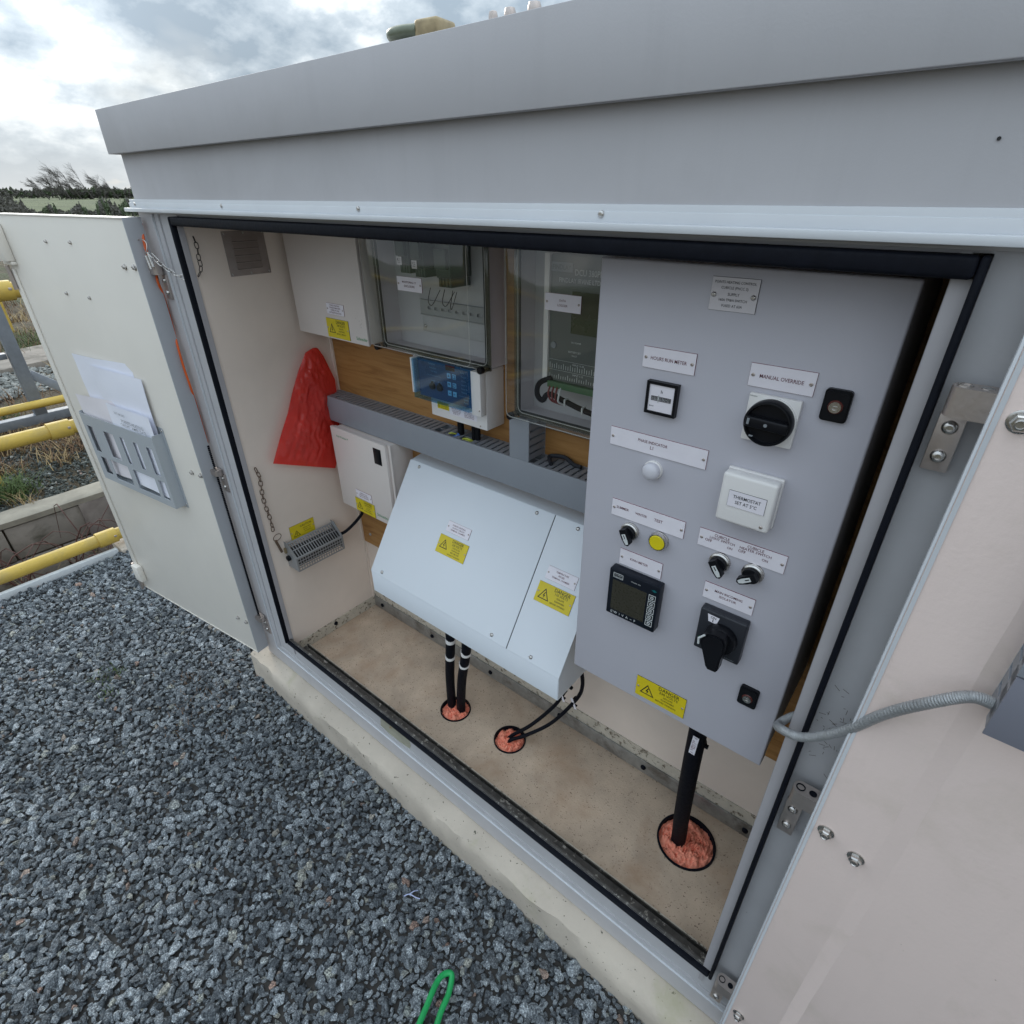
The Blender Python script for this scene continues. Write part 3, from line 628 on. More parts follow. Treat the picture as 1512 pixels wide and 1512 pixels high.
MR = frame((0.030, -0.051, 0), (0.9995, -0.030, 0), (-0.030, -0.9995, 0))
mb = MB(MR); mb.box(0.0, 0.745, 0.205, 1.587, -0.0012, 0.0, bev=0.0004)
door_r = emit('door', mb, cream_r, cab, label='open right door, its pinkish cream inner face close up')
mb = MB(MR); mb.box(-0.0025, 0.0, 0.202, 1.590, -0.042, 0.0008, bev=0.0006); mb.box(0.0, 0.748, 1.5872, 1.59, -0.042, 0.001); mb.box(0.0, 0.748, 0.202, 0.2048, -0.042, 0.001); mb.box(0.0, 0.745, 0.206, 1.586, -0.042, -0.036); emit('folded_edge', mb, alu, door_r)
mb = MB(MR); mb.box(0.0008, 0.0045, 0.207, 1.586, 0.0001, 0.0009); emit('folded_edge', mb, alu, door_r)
rows = []                 # faint pressed stiffener channel, running the door's height
for i in range(60):
    z_ = 0.22 + 1.35 * i / 59; row = []
    for j in range(13):
        u_ = 0.066 + 0.030 * j / 12; a = j / 12
        row.append((u_, z_, -0.0003 + 0.0010 * math.sin(math.pi * a) ** 2 + 0.0001 * noise.noise(Vector((u_ * 40, z_ * 14, 0)))))
    rows.append(row)
mb = MB(MR); mb.grid(rows); emit('stiffener', mb, cream_r, door_r, smooth=80)
for u_, z_ in ((0.018, 1.482), (0.056, 1.478), (0.018, 0.932), (0.056, 0.918), (0.018, 0.372), (0.056, 0.36)): put('nut', NUT, door_r, at(MR, u_, z_, 0, rz=random.uniform(0, 60), s=0.92))

def hinge(sx, x0, x1, xa, xb, z0, z1, kind, zk):
    """plate screwed to the frame with a knuckle block above it that reaches to the door"""
    mb = MB(); mb.box(x0, x1, -0.0045, 0.0, z0, z1, bev=0.0008)
    h = emit('hinge', mb, dsteel, cab)
    for f in (0.27, 0.77): put('cap_screw', BOLT, h, at(FR(-0.0045), (x0 + x1) / 2, z0 + f * (z1 - z0), 0, s=1.4))
    k = MB(); zc0, zc1 = zk
    P = []; cxk = (xa + 0.009) if sx > 0 else (xb - 0.009)
    for i in range(9):
        an = math.pi / 2 + math.pi * i / 8; P.append((cxk + sx * 0.009 * math.cos(an), -0.0155 + 0.011 * math.sin(an)))
    far = xb if sx > 0 else xa
    P += [(far, -0.0265), (far, -0.0045)]
    if True:
        k.prism(P, zc0, zc1); k.mi = 1
        k.prism(circ(cxk, -0.0155, 0.0058, 16), zc1, zc1 + 0.0012, holes=[circ(cxk, -0.0155, 0.0045, 16)[::-1]])
        k.prism(circ(cxk + sx * 0.0155, -0.0155, 0.0048, 16), zc1, zc1 + 0.0006)
    emit('knuckle', k, [dsteel, rubber if kind else steel], h)
hinge(1, -0.0035, 0.0175, -0.003, 0.032, 1.410, 1.466, 0, (1.468, 1.494))
hinge(1, -0.0035, 0.0175, -0.003, 0.032, 0.824, 0.896, 1, (0.915, 0.941))
hinge(1, -0.0035, 0.0175, -0.003, 0.032, 0.250, 0.318, 1, (0.336, 0.362))
hinge(-1, -1.640, -1.612, -1.648, -1.612, 1.404, 1.462, 0, (1.464, 1.490))
hinge(-1, -1.640, -1.612, -1.648, -1.612, 0.850, 0.908, 0, (0.910, 0.926))
hinge(-1, -1.640, -1.612, -1.648, -1.612, 0.283, 0.345, 0, (0.347, 0.363))

# ================================================================ EQUIPMENT INSIDE
F = 0.07
MF = FR(F)
cub = thing('control_cubicle', (-0.232, 0.34, 0.838), 'tall light grey steel control cubicle covered with switches, meters and labels', 'control cubicle')
mb = MB(); mb.box(-0.4095, -0.0560, 0.078, 0.3455, 0.8395, 1.5625, bev=0.003); emit('body', mb, rail7035, cub)
mb = MB(); mb.box(-0.411, -0.0545, 0.070, 0.0955, 0.838, 1.5645, bev=0.0028, seg=3); emit('front_door', mb, rail7035, cub)
BLK = ink
label_plate(cub, MF, -0.2590, -0.2040, 1.516, 1.553, [('POINTS HEATING CONTROL', 0, 13.2, 47.5, 1.1), ('CUBICLE (PHCC 3)', 0, 6.8, 31, 1.1), ('SUPPLY', 0, 0.3, 13.5, 1.1), ('160A TP&N SWITCH', 0, -6, 32.5, 1.1), ('FUSED AT 63A', 0, -12.3, 24, 1.1)], face=plate_g, inkm=ink, core=ink, screws=False, label='grey nameplate for points heating control')
for u_ in (-0.2545, -0.2087): put('cap_screw', BOLT, cub, at(MF, u_, 1.5335, 0.0015, s=0.68))
label_plate(cub, MF, -0.336, -0.263, 1.4345, 1.462, [('HOURS RUN METER', 0, 0, 50, 1.15)])
label_plate(cub, MF, -0.374, -0.227, 1.313, 1.341, [('PHASE INDICATOR', -6, 4, 45, 1.15), ('L1', -6.5, -3.5, 4.6, 1.15)])
label_plate(cub, MF, -0.196, -0.1225, 1.4355, 1.463, [('MANUAL OVERRIDE', 0, 0, 49, 1.15)])
label_plate(cub, MF, -0.3605, -0.2405, 1.197, 1.2255, [('SUMMER', -41, 2.0, 21, 1.1), ('WINTER', -9.5, 1.5, 19.5, 1.1), ('TEST', 19, 1.5, 13.5, 1.1)])
label_plate(cub, MF, -0.338, -0.2645, 1.1125, 1.1415, [('KWH METER', -2, 1, 31, 1.1)])
label_plate(cub, MF, -0.219, -0.100, 1.198, 1.226, [('CUBICLE', -27, 9.5, 21, 1.1), ('LIGHT SWITCH', -26, 4.4, 35, 1.05), ('OFF', -44.5, -1.2, 9.8, 1.1), ('ON', -14, -3.0, 7.2, 1.1), ('CUBICLE', 19, 9.5, 22, 1.1), ('HEATER SWITCH', 19.5, 4.4, 42, 1.0), ('OFF', 2.5, -1.2, 9.8, 1.1), ('ON', 33.5, -3.0, 7.6, 1.1)])
label_plate(cub, MF, -0.197, -0.124, 1.114, 1.142, [('MAIN INCOMING', 0, 4, 40, 1.1), ('ISOLATOR', 0, -3.2, 24.5, 1.1)])
DGR = [('DANGER', 15, 17, 38, 1.15), ('230 VOLTS', 15, 8.5, 34, 1.1), ('ISOLATE', 15, 1.0, 17, 1.1), ('ELSEWHERE', 15, -5.5, 24, 1.1), ('BEFORE OPENING', 12, -12.5, 38, 1.05)]
label_plate(cub, MF, -0.2785, -0.1865, 0.852, 0.897, DGR, face=plate_y, inkm=ink, core=ink, tri=(-0.024, 0.0, 0.027), label='yellow danger 230 volts sign')
# hour counter
mb = MB(MF); mb.holed(-0.3225, -0.2785, 1.3755, 1.4200, 0.0, 0.0085, [(-0.3185, -0.2825, 1.3795, 1.4160)]); hm = emit('hour_meter', mb, blackp, cub)
mb = MB(MF); mb.box(-0.3186, -0.2824, 1.3794, 1.4161, 0.0, 0.0068); face = emit('meter_face', mb, plate_w, hm)
def hx(m_):
    m_.holed(-0.3145, -0.2865, 1.3945, 1.4005, 0.0070, 0.0076, [(-0.3139, -0.2871, 1.3951, 1.3999)])
    for i in range(7): m_.box(-0.3133 + i * 0.0038, -0.3101 + i * 0.0038, 1.3956, 1.3994, 0.0070, 0.0073)
lettering(MF, [('h', -0.3005, 1.4075, 0.0024), ('MUNZ', -0.3130, 1.3865, 0.0062)], ink, hm, 0.0072, extra=hx)
lettering(MF, [(c_, -0.3117 + i * 0.0038, 1.3975, 0.0016) for i, c_ in enumerate('0315842')], ink_white, hm, 0.0076)
# phase lamp
mb = MB(MF); mb.lathe([(0.0142, 0), (0.0142, 0.004), (0.0132, 0.005)], (-0.3005, 1.2915, 0), seg=32); lp = emit('phase_lamp', mb, ivory, cub)
mb = MB(MF); mb.lathe([(0.0128, 0.004), (0.0128, 0.010)] + [(0.0128 * math.cos(a), 0.010 + 0.0075 * math.sin(a)) for a in [i * math.pi / 16 for i in range(1, 8)]] + [(0.0004, 0.0175)], (-0.3005, 1.2915, 0), seg=32); emit('lens', mb, lampw, lp)
# manual override: pale plate, large black rotary knob with grip bar
mb = MB(MF); mb.box(-0.1895, -0.1300, 1.3705, 1.4295, 0, 0.0075, bev=0.0018); mb.lathe([(0.0288, 0.007), (0.0288, 0.0095), (0.0280, 0.0100)], (-0.159, 1.4, 0), seg=40); kn = emit('rotary_override_switch', mb, ivory, cub)
mb = MB(MF); mb.lathe([(0.0275, 0.0095), (0.0278, 0.012), (0.0272, 0.021), (0.0262, 0.0225), (0.0245, 0.0228), (0.0235, 0.0170), (0.0230, 0.0165)], (-0.159, 1.4, 0), seg=48)
Mk = MF @ Matrix.Translation((-0.159, 1.4, 0)) @ Matrix.Rotation(R(-2), 4, 'Z'); mb.M = Mk
mb.box(-0.0245, 0.0245, -0.0068, 0.0068, 0.0160, 0.0268, bev=0.0028, seg=3); emit('knob', mb, blackp, kn)
mb = MB(Mk); mb.lathe([(0.0022, 0.0268), (0.0020, 0.0274)], (0, 0, 0), seg=12); mb.box(-0.0218, -0.0190, -0.003, 0.0045, 0.0268, 0.0272)
mb.box(-0.0165, -0.0120, -0.0185, -0.0165, 0.0226, 0.0230); emit('knob_mark', mb, ink_grey, kn)
lettering(MF, [('Schneider', -0.1838, 1.4265, 0.0085)], ink, kn, 0.0078, extra=lambda m_: m_.box(-0.1625, -0.1560, 1.4262, 1.4280, 0.0077, 0.0079))
# quarter-turn locks
def lock(u, v, lb):
    mb = MB(MF); w_, h_ = 0.0138, 0.0182
    P = []
    for cx_, cy_, a0 in ((w_ - .004, h_ - .004, 0), (-w_ + .004, h_ - .004, 90), (-w_ + .004, -h_ + .004, 180), (w_ - .004, -h_ + .004, 270)):
        for i in range(5): P.append((u + cx_ + .004 * math.cos(R(a0 + i * 22.5)), v + cy_ + .004 * math.sin(R(a0 + i * 22.5)) + 0.0016 * (1 - (cx_ / w_) ** 2)))
    mb.prism(P, 0, 0.0055); mb.prism([(u + (p[0] - u) * .86, v + (p[1] - v) * .88) for p in P], 0.0055, 0.0075)
    k = emit('quarter_turn_lock', mb, blackp, cub, label=lb)
    mb = MB(MF); mb.lathe([(0.0078, 0.0076), (0.0072, 0.0084)], (u, v, 0), seg=24); emit('lock_ring', mb, mat('dark_red_ring', (0.10, 0.02, 0.015), 0.4), k)
    mb = MB(MF); mb.prism(circ(u, v, 0.0062, 24), 0.0085, 0.0102, holes=[circ(u, v, 0.0032, 12)[::-1]]); mb.box(u - 0.0038, u + 0.0034, v - 0.0011, v + 0.0011, 0.0086, 0.0098); mb.prism(circ(u, v, 0.0062, 24), 0.0084, 0.0086); emit('lock_core', mb, steel, k)
lock(-0.0965, 1.431, 'upper quarter turn lock with a bright core'); lock(-0.0985, 0.969, 'lower quarter turn lock')
# thermostat
mb = MB(MF); mb.box(-0.196, -0.1270, 1.2600, 1.3300, 0.0, 0.006, bev=0.0015); mb.box(-0.1945, -0.1285, 1.2615, 1.3285, 0.006, 0.0075); mb.box(-0.1955, -0.1275, 1.2605, 1.3295, 0.0075, 0.0255, bev=0.0042, seg=4)
th = emit('thermostat', mb, ivory, cub)
label_plate(th, MF, -0.1835, -0.1365, 1.2855, 1.3080, [('THERMOSTAT', 0, 3.8, 34.5, 1.2), ('SET AT 5°C', 0, -3.6, 27, 1.2)], t=0.0010, inkm=ink, core=ink, screws=False, w=0.0256)
put('screw', SCREW, th, at(MF, -0.1365, 1.2685, 0.0256))
# small rotary switches and the yellow push button
def selector(u, v, ang_, nm, lb):
    mb = MB(MF); mb.lathe([(0.0148, 0), (0.0148, 0.0030), (0.0138, 0.0036), (0.0146, 0.0042), (0.0146, 0.0062), (0.0128, 0.0078), (0.0118, 0.0078)], (u, v, 0), seg=36)
    s_ = emit(nm, mb, steel, cub, label=lb)
    Mk = MF @ Matrix.Translation((u, v, 0)) @ Matrix.Rotation(R(ang_), 4, 'Z'); mb = MB(Mk)
    mb.lathe([(0.0118, 0.0060), (0.0116, 0.0120), (0.0108, 0.0128)], (0, 0, 0), seg=28)
    mb.prism([(-0.0055, -0.0105), (0.0055, -0.0105), (0.0062, 0.004), (0.0045, 0.0148), (0.0, 0.0172), (-0.0045, 0.0148), (-0.0062, 0.004)], 0.0118, 0.0215)
    emit('knob', mb, blackp, s_)
    mb = MB(Mk); mb.prism([(-0.0030, -0.0035), (0.0030, -0.0035), (0.0034, 0.0085), (0.0022, 0.0142), (-0.0022, 0.0142), (-0.0034, 0.0085)], 0.0216, 0.0221, holes=[[(-0.0009, -0.002), (0.0009, -0.002), (0.0009, 0.0045), (-0.0009, 0.0045)][::-1]]); emit('pointer', mb, ink_white, s_)
selector(-0.3245, 1.1785, 208, 'selector_switch', 'selector under the summer and winter label')
selector(-0.1825, 1.1825, 215, 'selector_switch', 'selector for the cubicle light')
selector(-0.1365, 1.1835, 125, 'selector_switch', 'selector for the cubicle heater')
mb = MB(MF); mb.lathe([(0.0148, 0), (0.0148, 0.0030), (0.0138, 0.0036), (0.0146, 0.0042), (0.0146, 0.0085), (0.0136, 0.0105), (0.0126, 0.0105), (0.0124, 0.006)], (-0.2755, 1.181, 0), seg=36); yb = emit('test_button', mb, steel, cub)
mb = MB(MF); mb.lathe([(0.0120, 0.005), (0.0120, 0.0108), (0.0112, 0.0116)], (-0.2755, 1.181, 0), seg=36); emit('button_cap', mb, yel, yb)
# energy meter
mb = MB(MF); mb.box(-0.3445, -0.2560, 1.0185, 1.1095, 0.0, 0.0185, bev=0.0022); me_ = emit('energy_meter', mb, mat('meter_case', (0.006, 0.009, 0.016), 0.36, spec=0.25), cub)
wz = 0.0187
mb = MB(MF); mb.box(-0.3365, -0.2760, 1.0310, 1.0905, 0.0185, wz + 0.0002); emit('display', mb, screen_d, me_)
mb = MB(MF)
for i in range(5):
    v0 = 1.0290 + i * 0.0128; mb.holed(-0.2722, -0.2605, v0, v0 + 0.0105, wz, wz + 0.0005, [(-0.2714, -0.2613, v0 + 0.0008, v0 + 0.0097)]); mb.holed(-0.2690, -0.2640, v0 + 0.003, v0 + 0.0075, wz, wz + 0.0005, [(-0.2680, -0.2650, v0 + 0.004, v0 + 0.0065)])
mb.holed(-0.3365, -0.3190, 1.0955, 1.1045, wz, wz + 0.0004, [(-0.3358, -0.3197, 1.0962, 1.1038)]); emit('key_outline', mb, ink_white, me_)
lettering(MF, [('Crompton', -0.3278, 1.1015, 0.0145), ('Instruments', -0.3278, 1.0983, 0.0145), ('INTEGRA 1530', -0.2960, 1.1000, 0.0165), ('(( W  I  V  A  ~  F', -0.3120, 1.0252, 0.046, 1.1)], ink_white, me_, wz + 0.0004)
mb = MB(MF); mb.prism([(-0.2690, 1.1000), (-0.2640, 1.1020), (-0.2600, 1.1000), (-0.2640, 1.0975)], wz, wz + 0.0004); emit('status_lens', mb, mat('teal_lens', (0.0, 0.12, 0.13), 0.3), me_)
# main isolator: square plate and a big teardrop handle pointing down
mb = MB(MF); mb.box(-0.1910, -0.1225, 1.0290, 1.1055, 0.0, 0.0165, bev=0.0028, seg=3); iso = emit('main_isolator', mb, dgreyp, cub)
mb = MB(MF); mb.prism([(-0.1765, 1.0875), (-0.1640, 1.0870), (-0.1615, 1.0990), (-0.1790, 1.1000)], 0.0166, 0.0172); emit('on_plate', mb, plate_w, iso)
lettering(MF, [('ON', -0.1700, 1.0965, 0.0078, 1.1), ('I', -0.1700, 1.0913, 0.0010, 0.8)], ink, iso, 0.0175)
lettering(MF, [('OFF', -0.1815, 1.0525, 0.0085)], ink_green, iso, 0.0170); lettering(MF, [('Schneider', -0.1360, 1.0345, 0.0150)], ink_grey, iso, 0.0170)
mb = MB(MF); mb.lathe([(0.0232, 0.0166), (0.0238, 0.019), (0.0232, 0.0285), (0.0222, 0.0300)], (-0.1535, 1.0680, 0), seg=44)
mb.M = MF @ Matrix.Translation((-0.1535, 1.0680, 0)) @ Matrix.Rotation(R(3), 4, 'Z')
tp = [(-0.0205, 0.0010), (-0.0190, 0.0120), (-0.0110, 0.0200), (0.0, 0.0220), (0.0110, 0.0200), (0.0150, 0.0120), (0.0150, 0.0), (0.0112, -0.0190), (0.0100, -0.0390), (0.0070, -0.0440), (-0.0050, -0.0440), (-0.0085, -0.0390), (-0.0150, -0.0170)]
mb.prism(tp, 0.0292, 0.0440); mb.prism([(a * .86, b * .93 - .0008) for a, b in tp], 0.0440, 0.0465); emit('handle', mb, blackp, iso)
mb = MB(MF); mb.tube([(-0.1755, 1.0660, 0.0475), (-0.1765, 1.0760, 0.0475), (-0.1690, 1.0850, 0.0470)], 0.0016, 8); emit('handle_mark', mb, ink_white, iso)
# drain plugs and gland under the cubicle
mb = MB(FR(0.10)); mb.lathe([(0.006, 0), (0.004, 0.003)], (-0.095, 0.8345, 0.0), 'v', 12); mb.lathe([(0.006, 0), (0.004, 0.003)], (-0.318, 0.8345, 0.0), 'v', 12); emit('drain_plug', mb, blackp, cub)
mb = MB(); mb.tube([(-0.178, 0.150, 0.8375), (-0.178, 0.151, 0.812), (-0.178, 0.154, 0.785)], 0.026, 18, rf=lambda t_: 0.0300 - 0.0095 * t_); mb.tube([(-0.178, 0.154, 0.788), (-0.178, 0.156, 0.765)], 0.0215, 18); emit('cable_gland', mb, rubber, cub)
mb = MB(); mb.box(-0.405, -0.360, 0.16, 0.30, 0.8330, 0.8385); emit('bottom_earth_sign', mb, plate_y, cub)
mb = MB(); pts = [(-0.178, 0.156, 0.770), (-0.1785, 0.170, 0.62), (-0.181, 0.205, 0.42), (-0.183, 0.238, 0.285), (-0.183, 0.246, 0.20)]
def spline(pts, k=8):
    pts = [Vector(p) for p in pts]; out = []
    P = [pts[0] * 2 - pts[1]] + pts + [pts[-1] * 2 - pts[-2]]
    for i in range(1, len(P) - 2):
        for j in range(k):
            t_ = j / k; a, b, c_, d = P[i - 1], P[i], P[i + 1], P[i + 2]
            out.append(0.5 * ((2 * b) + (c_ - a) * t_ + (2 * a - 5 * b + 4 * c_ - d) * t_ ** 2 + (3 * b - a - 3 * c_ + d) * t_ ** 3))
    return out + [pts[-1]]
mb.tube(spline(pts), 0.0175, 18); main_cable = emit('supply_cable', mb, rubber, None, 'thick black supply cable dropping from the grey cubicle into the largest floor duct', 'cable')
mb = MB(FR(0.131)); mb.M = FR(0.1325) @ Matrix.Translation((-0.1735, 0.728, 0)) @ Matrix.Rotation(R(-2), 4, 'Z')
mb.holed(-0.0058, 0.0058, -0.024, 0.024, 0.0, 0.0012, [(-0.003, 0.003, 0.0195, 0.022), (-0.003, 0.003, -0.022, -0.0195)]); tg = emit('cable_tag', mb, plate_w, main_cable)
lettering(FR(0.1325) @ Matrix.Translation((-0.1735, 0.728, 0)) @ Matrix.Rotation(R(88), 4, 'Z'), [('SUPPLY TO', 0, 0.002, 0.028), ('PHCC 3', 0, -0.0022, 0.016)], ink_red, tg, 0.0015)
mb = MB(Matrix.Translation((-0.178, 0.162, 0.7515))); mb.lathe([(0.0182, -0.002), (0.019, 0), (0.0182, 0.002)], seg=20); mb.M = Matrix.Translation((-0.1775, 0.1655, 0.705)); mb.lathe([(0.0182, -0.002), (0.019, 0), (0.0182, 0.002)], seg=20); mb.box(0.017, 0.023, -0.004, 0.002, -0.004, 0.003); emit('cable_tie', mb, blackp, main_cable)

# ---- white enclosure at top left ----
A = 0.243
bxA = thing('distribution_box', (-1.31, 0.345, 1.306), 'large off-white steel distribution box high in the left corner with a danger sign', 'enclosure')
mb = MB(); mb.box(-1.459, -1.163, 0.2505, 0.3450, 1.309, 1.625, bev=0.002); emit('body', mb, offwhite, bxA)
mb = MB(); mb.box(-1.461, -1.161, A, 0.2500, 1.306, 1.627, bev=0.0016); emit('front_cover', mb, offwhite, bxA)
MA = FR(A)
label_plate(bxA, MA, -1.314, -1.242, 1.3685, 1.3955, [('POINTS HEATING', 0, 9.0, 40), ('TRANSFORMER FEED', 0, 3.2, 46), ('FUSED AT 32A', 0, -2.6, 34), ('DISTRIBUTION BOARD', 0, -8.6, 50)], inkm=ink_red)
label_plate(bxA, MA, -1.325, -1.232, 1.3100, 1.3580, DGR, face=plate_y, inkm=ink, core=ink, tri=(-0.024, 0.0, 0.027))
lettering(MA, [('Acti9 Isobar P', -1.418, 1.5510, 0.045)], ink_green, bxA); lettering(MA, [('Schneider', -1.184, 1.3210, 0.044)], ink_green, bxA)
mb = MB(MA)
for _ in range(9): mb.box(*(lambda a, b, c_: (a, a + c_, b, b + c_ * 0.5))(-1.205 + random.random() * 0.03, 1.335 + random.random() * 0.04, random.uniform(.0008, .0022)), 0.0001, 0.0003)
emit('scuff_mark', mb, mat('scuff_grey', (0.25, 0.23, 0.2), 0.7), bxA, kind='stuff')

# ---- clear-lidded box with relays ----
def clear_box(nm, X0, X1, Z0, Z1, wl, lb, cat):
    t_ = thing(nm, ((X0 + X1) / 2, 0.345, Z0), lb, cat)
    mb = MB(); mb.box(X0 + 0.006, X1 - 0.004, 0.2890, 0.3455, Z0 + 0.004, Z0 + 0.007); mb.box(X0 + 0.006, X1 - 0.004, 0.2890, 0.3455, Z1 - 0.007, Z1 - 0.004)
    mb.box(X0 + 0.006, X0 + 0.009, 0.2890, 0.3455, Z0 + 0.007, Z1 - 0.007); mb.box(X1 - 0.007, X1 - 0.004, 0.2890, 0.3455, Z0 + 0.007, Z1 - 0.007)
    mb.mi = 1; mb.box(X0 + 0.009, X1 - 0.007, 0.3420, 0.3455, Z0 + 0.007, Z1 - 0.007); emit('base', mb, [grp, grp_in], t_)
    mb = MB(); a, b = 0.0, 0.011
    mb.box(X0, X1, 0.2835, 0.2885, Z0, Z0 + b, bev=0.0015); mb.box(X0, X1, 0.2835, 0.2885, Z1 - b, Z1, bev=0.0015); mb.box(X0, X0 + b, 0.2835, 0.2885, Z0 + b, Z1 - b, bev=0.0015); mb.box(X1 - b, X1, 0.2835, 0.2885, Z0 + b, Z1 - b, bev=0.0015); emit('lid_flange', mb, clear_e, t_)
    mb = MB(); g0, g1, fw_ = 0.2887, 0.2912, 0.015
    mb.box(X0 + 0.001, X1 - 0.001, g0, g1, Z0 + 0.001, Z0 + fw_); mb.box(X0 + 0.001, X0 + fw_, g0, g1, Z0 + fw_, Z1 - fw_); mb.box(X1 - fw_, X1 - 0.001, g0, g1, Z0 + fw_, Z1 - fw_); emit('base_rim', mb, grp, t_)
    mb = MB(); q = 0.012; mb.box(X0 + q, X1 - q, 0.2845, 0.2880, Z0 + q, Z0 + q + 0.0028); mb.box(X0 + q, X0 + q + 0.0028, 0.2845, 0.2880, Z0 + q, Z1 - q); mb.box(X1 - q - 0.0028, X1 - q, 0.2845, 0.2880, Z0 + q, Z1 - q); emit('gasket', mb, gasket, t_)
    # deep clear cover with rounded edges: one shell, open at the back
    def loop(ins, y, r_, k=6):
        P = []
        for cx_, cz_, a0 in ((X1 - ins - r_, Z1 - ins - r_, 0), (X0 + ins + r_, Z1 - ins - r_, 90), (X0 + ins + r_, Z0 + ins + r_, 180), (X1 - ins - r_, Z0 + ins + r_, 270)):
            for i in range(k): P.append((cx_ + r_ * math.cos(R(a0 + i * 90 / (k - 1))), y, cz_ + r_ * math.sin(R(a0 + i * 90 / (k - 1)))))
        return P
    lv = [loop(0.010, 0.2840, 0.014), loop(0.012, wl + 0.010, 0.014), loop(0.0135, wl + 0.004, 0.013), loop(0.017, wl + 0.001, 0.012), loop(0.021, wl, 0.010)]
    mb = MB(); n = len(lv[0]); mb.add([p for l in lv for p in l], [(i * n + j, i * n + (j + 1) % n, (i + 1) * n + (j + 1) % n, (i + 1) * n + j) for i in range(len(lv) - 1) for j in range(n)] + [tuple((len(lv) - 1) * n + j for j in range(n))])
    emit('clear_lid', mb, clear, t_, smooth=60)
    mb = MB(); mb.tube([(p[0], p[1] + 0.0006, p[2]) for p in lv[3]], 0.0006, 5, closed=True); mb.tube([(p[0], p[1], p[2]) for p in lv[0]], 0.0007, 5, closed=True); emit('lid_highlight', mb, highlight_m, t_)  # opaque pale tubes draw the lid's edge highlights as colour
    for cx_, cz_ in ((X0 + 0.006, Z0 + 0.006), (X1 - 0.010, Z0 + 0.006), (X1 - 0.014, Z1 - 0.010)):
        mb = MB(FR(0.282)); mb.lathe([(0.0075, -0.004), (0.0075, 0.014)], (cx_, cz_, 0), seg=20); s_ = emit('corner_post', mb, clear_e, t_)
        mb = MB(FR(0.268)); mb.lathe([(0.0078, 0), (0.0078, 0.0095), (0.0066, 0.0110)], (cx_, cz_, 0), seg=18); emit('lid_screw', mb, blackp, s_)
    return t_
WL1 = 0.237
c1_ = clear_box('relay_enclosure', -1.158, -0.797, 1.2980, 1.5960, WL1, 'clear-lidded grey enclosure holding two dark relays above an empty metal rail', 'enclosure')
label_plate(c1_, FR(WL1 - 0.0002), -1.020, -0.942, 1.4515, 1.4810, [('MONITORING CT', 0, 4.0, 44), ('ENCLOSURE', 0, -4.2, 33)])
mb = MB(); mb.box(-1.058, -0.830, 0.3345, 0.3360, 1.344, 1.590, bev=0.0006); emit('mounting_plate', mb, mount, c1_)
mb = MB(FR(0.3335)); mb.holed(-1.056, -0.832, 1.3850, 1.4170, 0.003, 0.0042, [(-1.030 + i * 0.0225, -1.016 + i * 0.0225, 1.3975, 1.4040) for i in range(9)]); mb.box(-1.056, -0.832, 1.4172, 1.4185, 0.0, 0.007); mb.box(-1.056, -0.832, 1.3835, 1.3848, 0.0, 0.007); emit('mounting_rail', mb, mat('zinc_rail', (0.36, 0.38, 0.40), 0.4, 0.4, var=0.05), c1_)
put('cap_screw', BOLT, c1_, at(FR(0.3345), -1.048, 1.356, 0)); put('cap_screw', BOLT, c1_, at(FR(0.3345), -0.842, 1.356, 0))
for i, x0 in enumerate((-1.050, -1.002, -0.930)):
    w_ = (0.036, 0.036, 0.042)[i]; z0 = (1.478, 1.473, 1.458)[i]
    mb = MB(); mb.box(x0, x0 + w_, 0.268, 0.333, z0 + 0.022, z0 + 0.100, bev=0.002); mb.box(x0 + 0.004, x0 + w_ - 0.004, 0.259, 0.268, z0 + 0.040, z0 + 0.080, bev=0.0015); rl = emit('relay', mb, devg, c1_)
    mb = MB()
    for j in range(4): mb.box(x0 + 0.003 + j * w_ / 4.3, x0 + 0.003 + j * w_ / 4.3 + w_ / 6, 0.272, 0.330, z0 + 0.004, z0 + 0.0215)
    emit('terminal_block', mb, devg, rl)
    if i < 2:
        label_plate(rl, FR(0.2588), x0 + 0.008, x0 + 0.024, z0 + 0.022, z0 + 0.0385, [('K%d' % (i + 1), 0, 2.5, 9), ('230V', 0, -3.5, 9)], inkm=ink, t=0.0008, screws=False, core=plate_w)
for a in ((-0.985, -0.944, 0.020), (-0.940, -0.900, 0.018), (-0.915, -0.893, 0.022)):
    mb = MB(); mb.tube(spline([(a[0], 0.30, 1.452), (a[0] + 0.006, 0.285, 1.446 - a[2]), ((a[0] + a[1]) / 2, 0.283, 1.444 - a[2] * 1.2), (a[1], 0.29, 1.452)]), 0.0008, 6); emit('wire', mb, blackp, c1_)

c2_ = clear_box('logger_enclosure', -0.731, -0.420, 1.2140, 1.5960, WL1 - 0.002, 'clear-lidded grey enclosure holding the dark data logger beside the grey cubicle', 'enclosure')
label_plate(c2_, FR(WL1 - 0.0022), -0.6185, -0.5420, 1.4540, 1.4835, [('DATA', 0, 4.0, 13.5), ('LOGGER', 0, -4.2, 21)])
lg = thing('data_logger', (-0.58, 0.34, 1.30), 'dark data logger unit with white lettering behind the clear lid labelled data logger', 'data logger')
mb = MB(); mb.box(-0.649, -0.437, 0.292, 0.340, 1.308, 1.540, bev=0.0015); emit('case', mb, devgrey, lg)
mb = MB(); mb.box(-0.661, -0.6495, 0.288, 0.340, 1.303, 1.541, bev=0.0008); emit('side_rail', mb, ivory, lg)
mb = MB(); mb.box(-0.646, -0.600, 0.2905, 0.2918, 1.5115, 1.5270); emit('name_strip', mb, ink_grey, lg)
mb = MB(); mb.box(-0.598, -0.500, 0.2895, 0.2918, 1.4050, 1.4800); emit('display', mb, screen_g, lg)
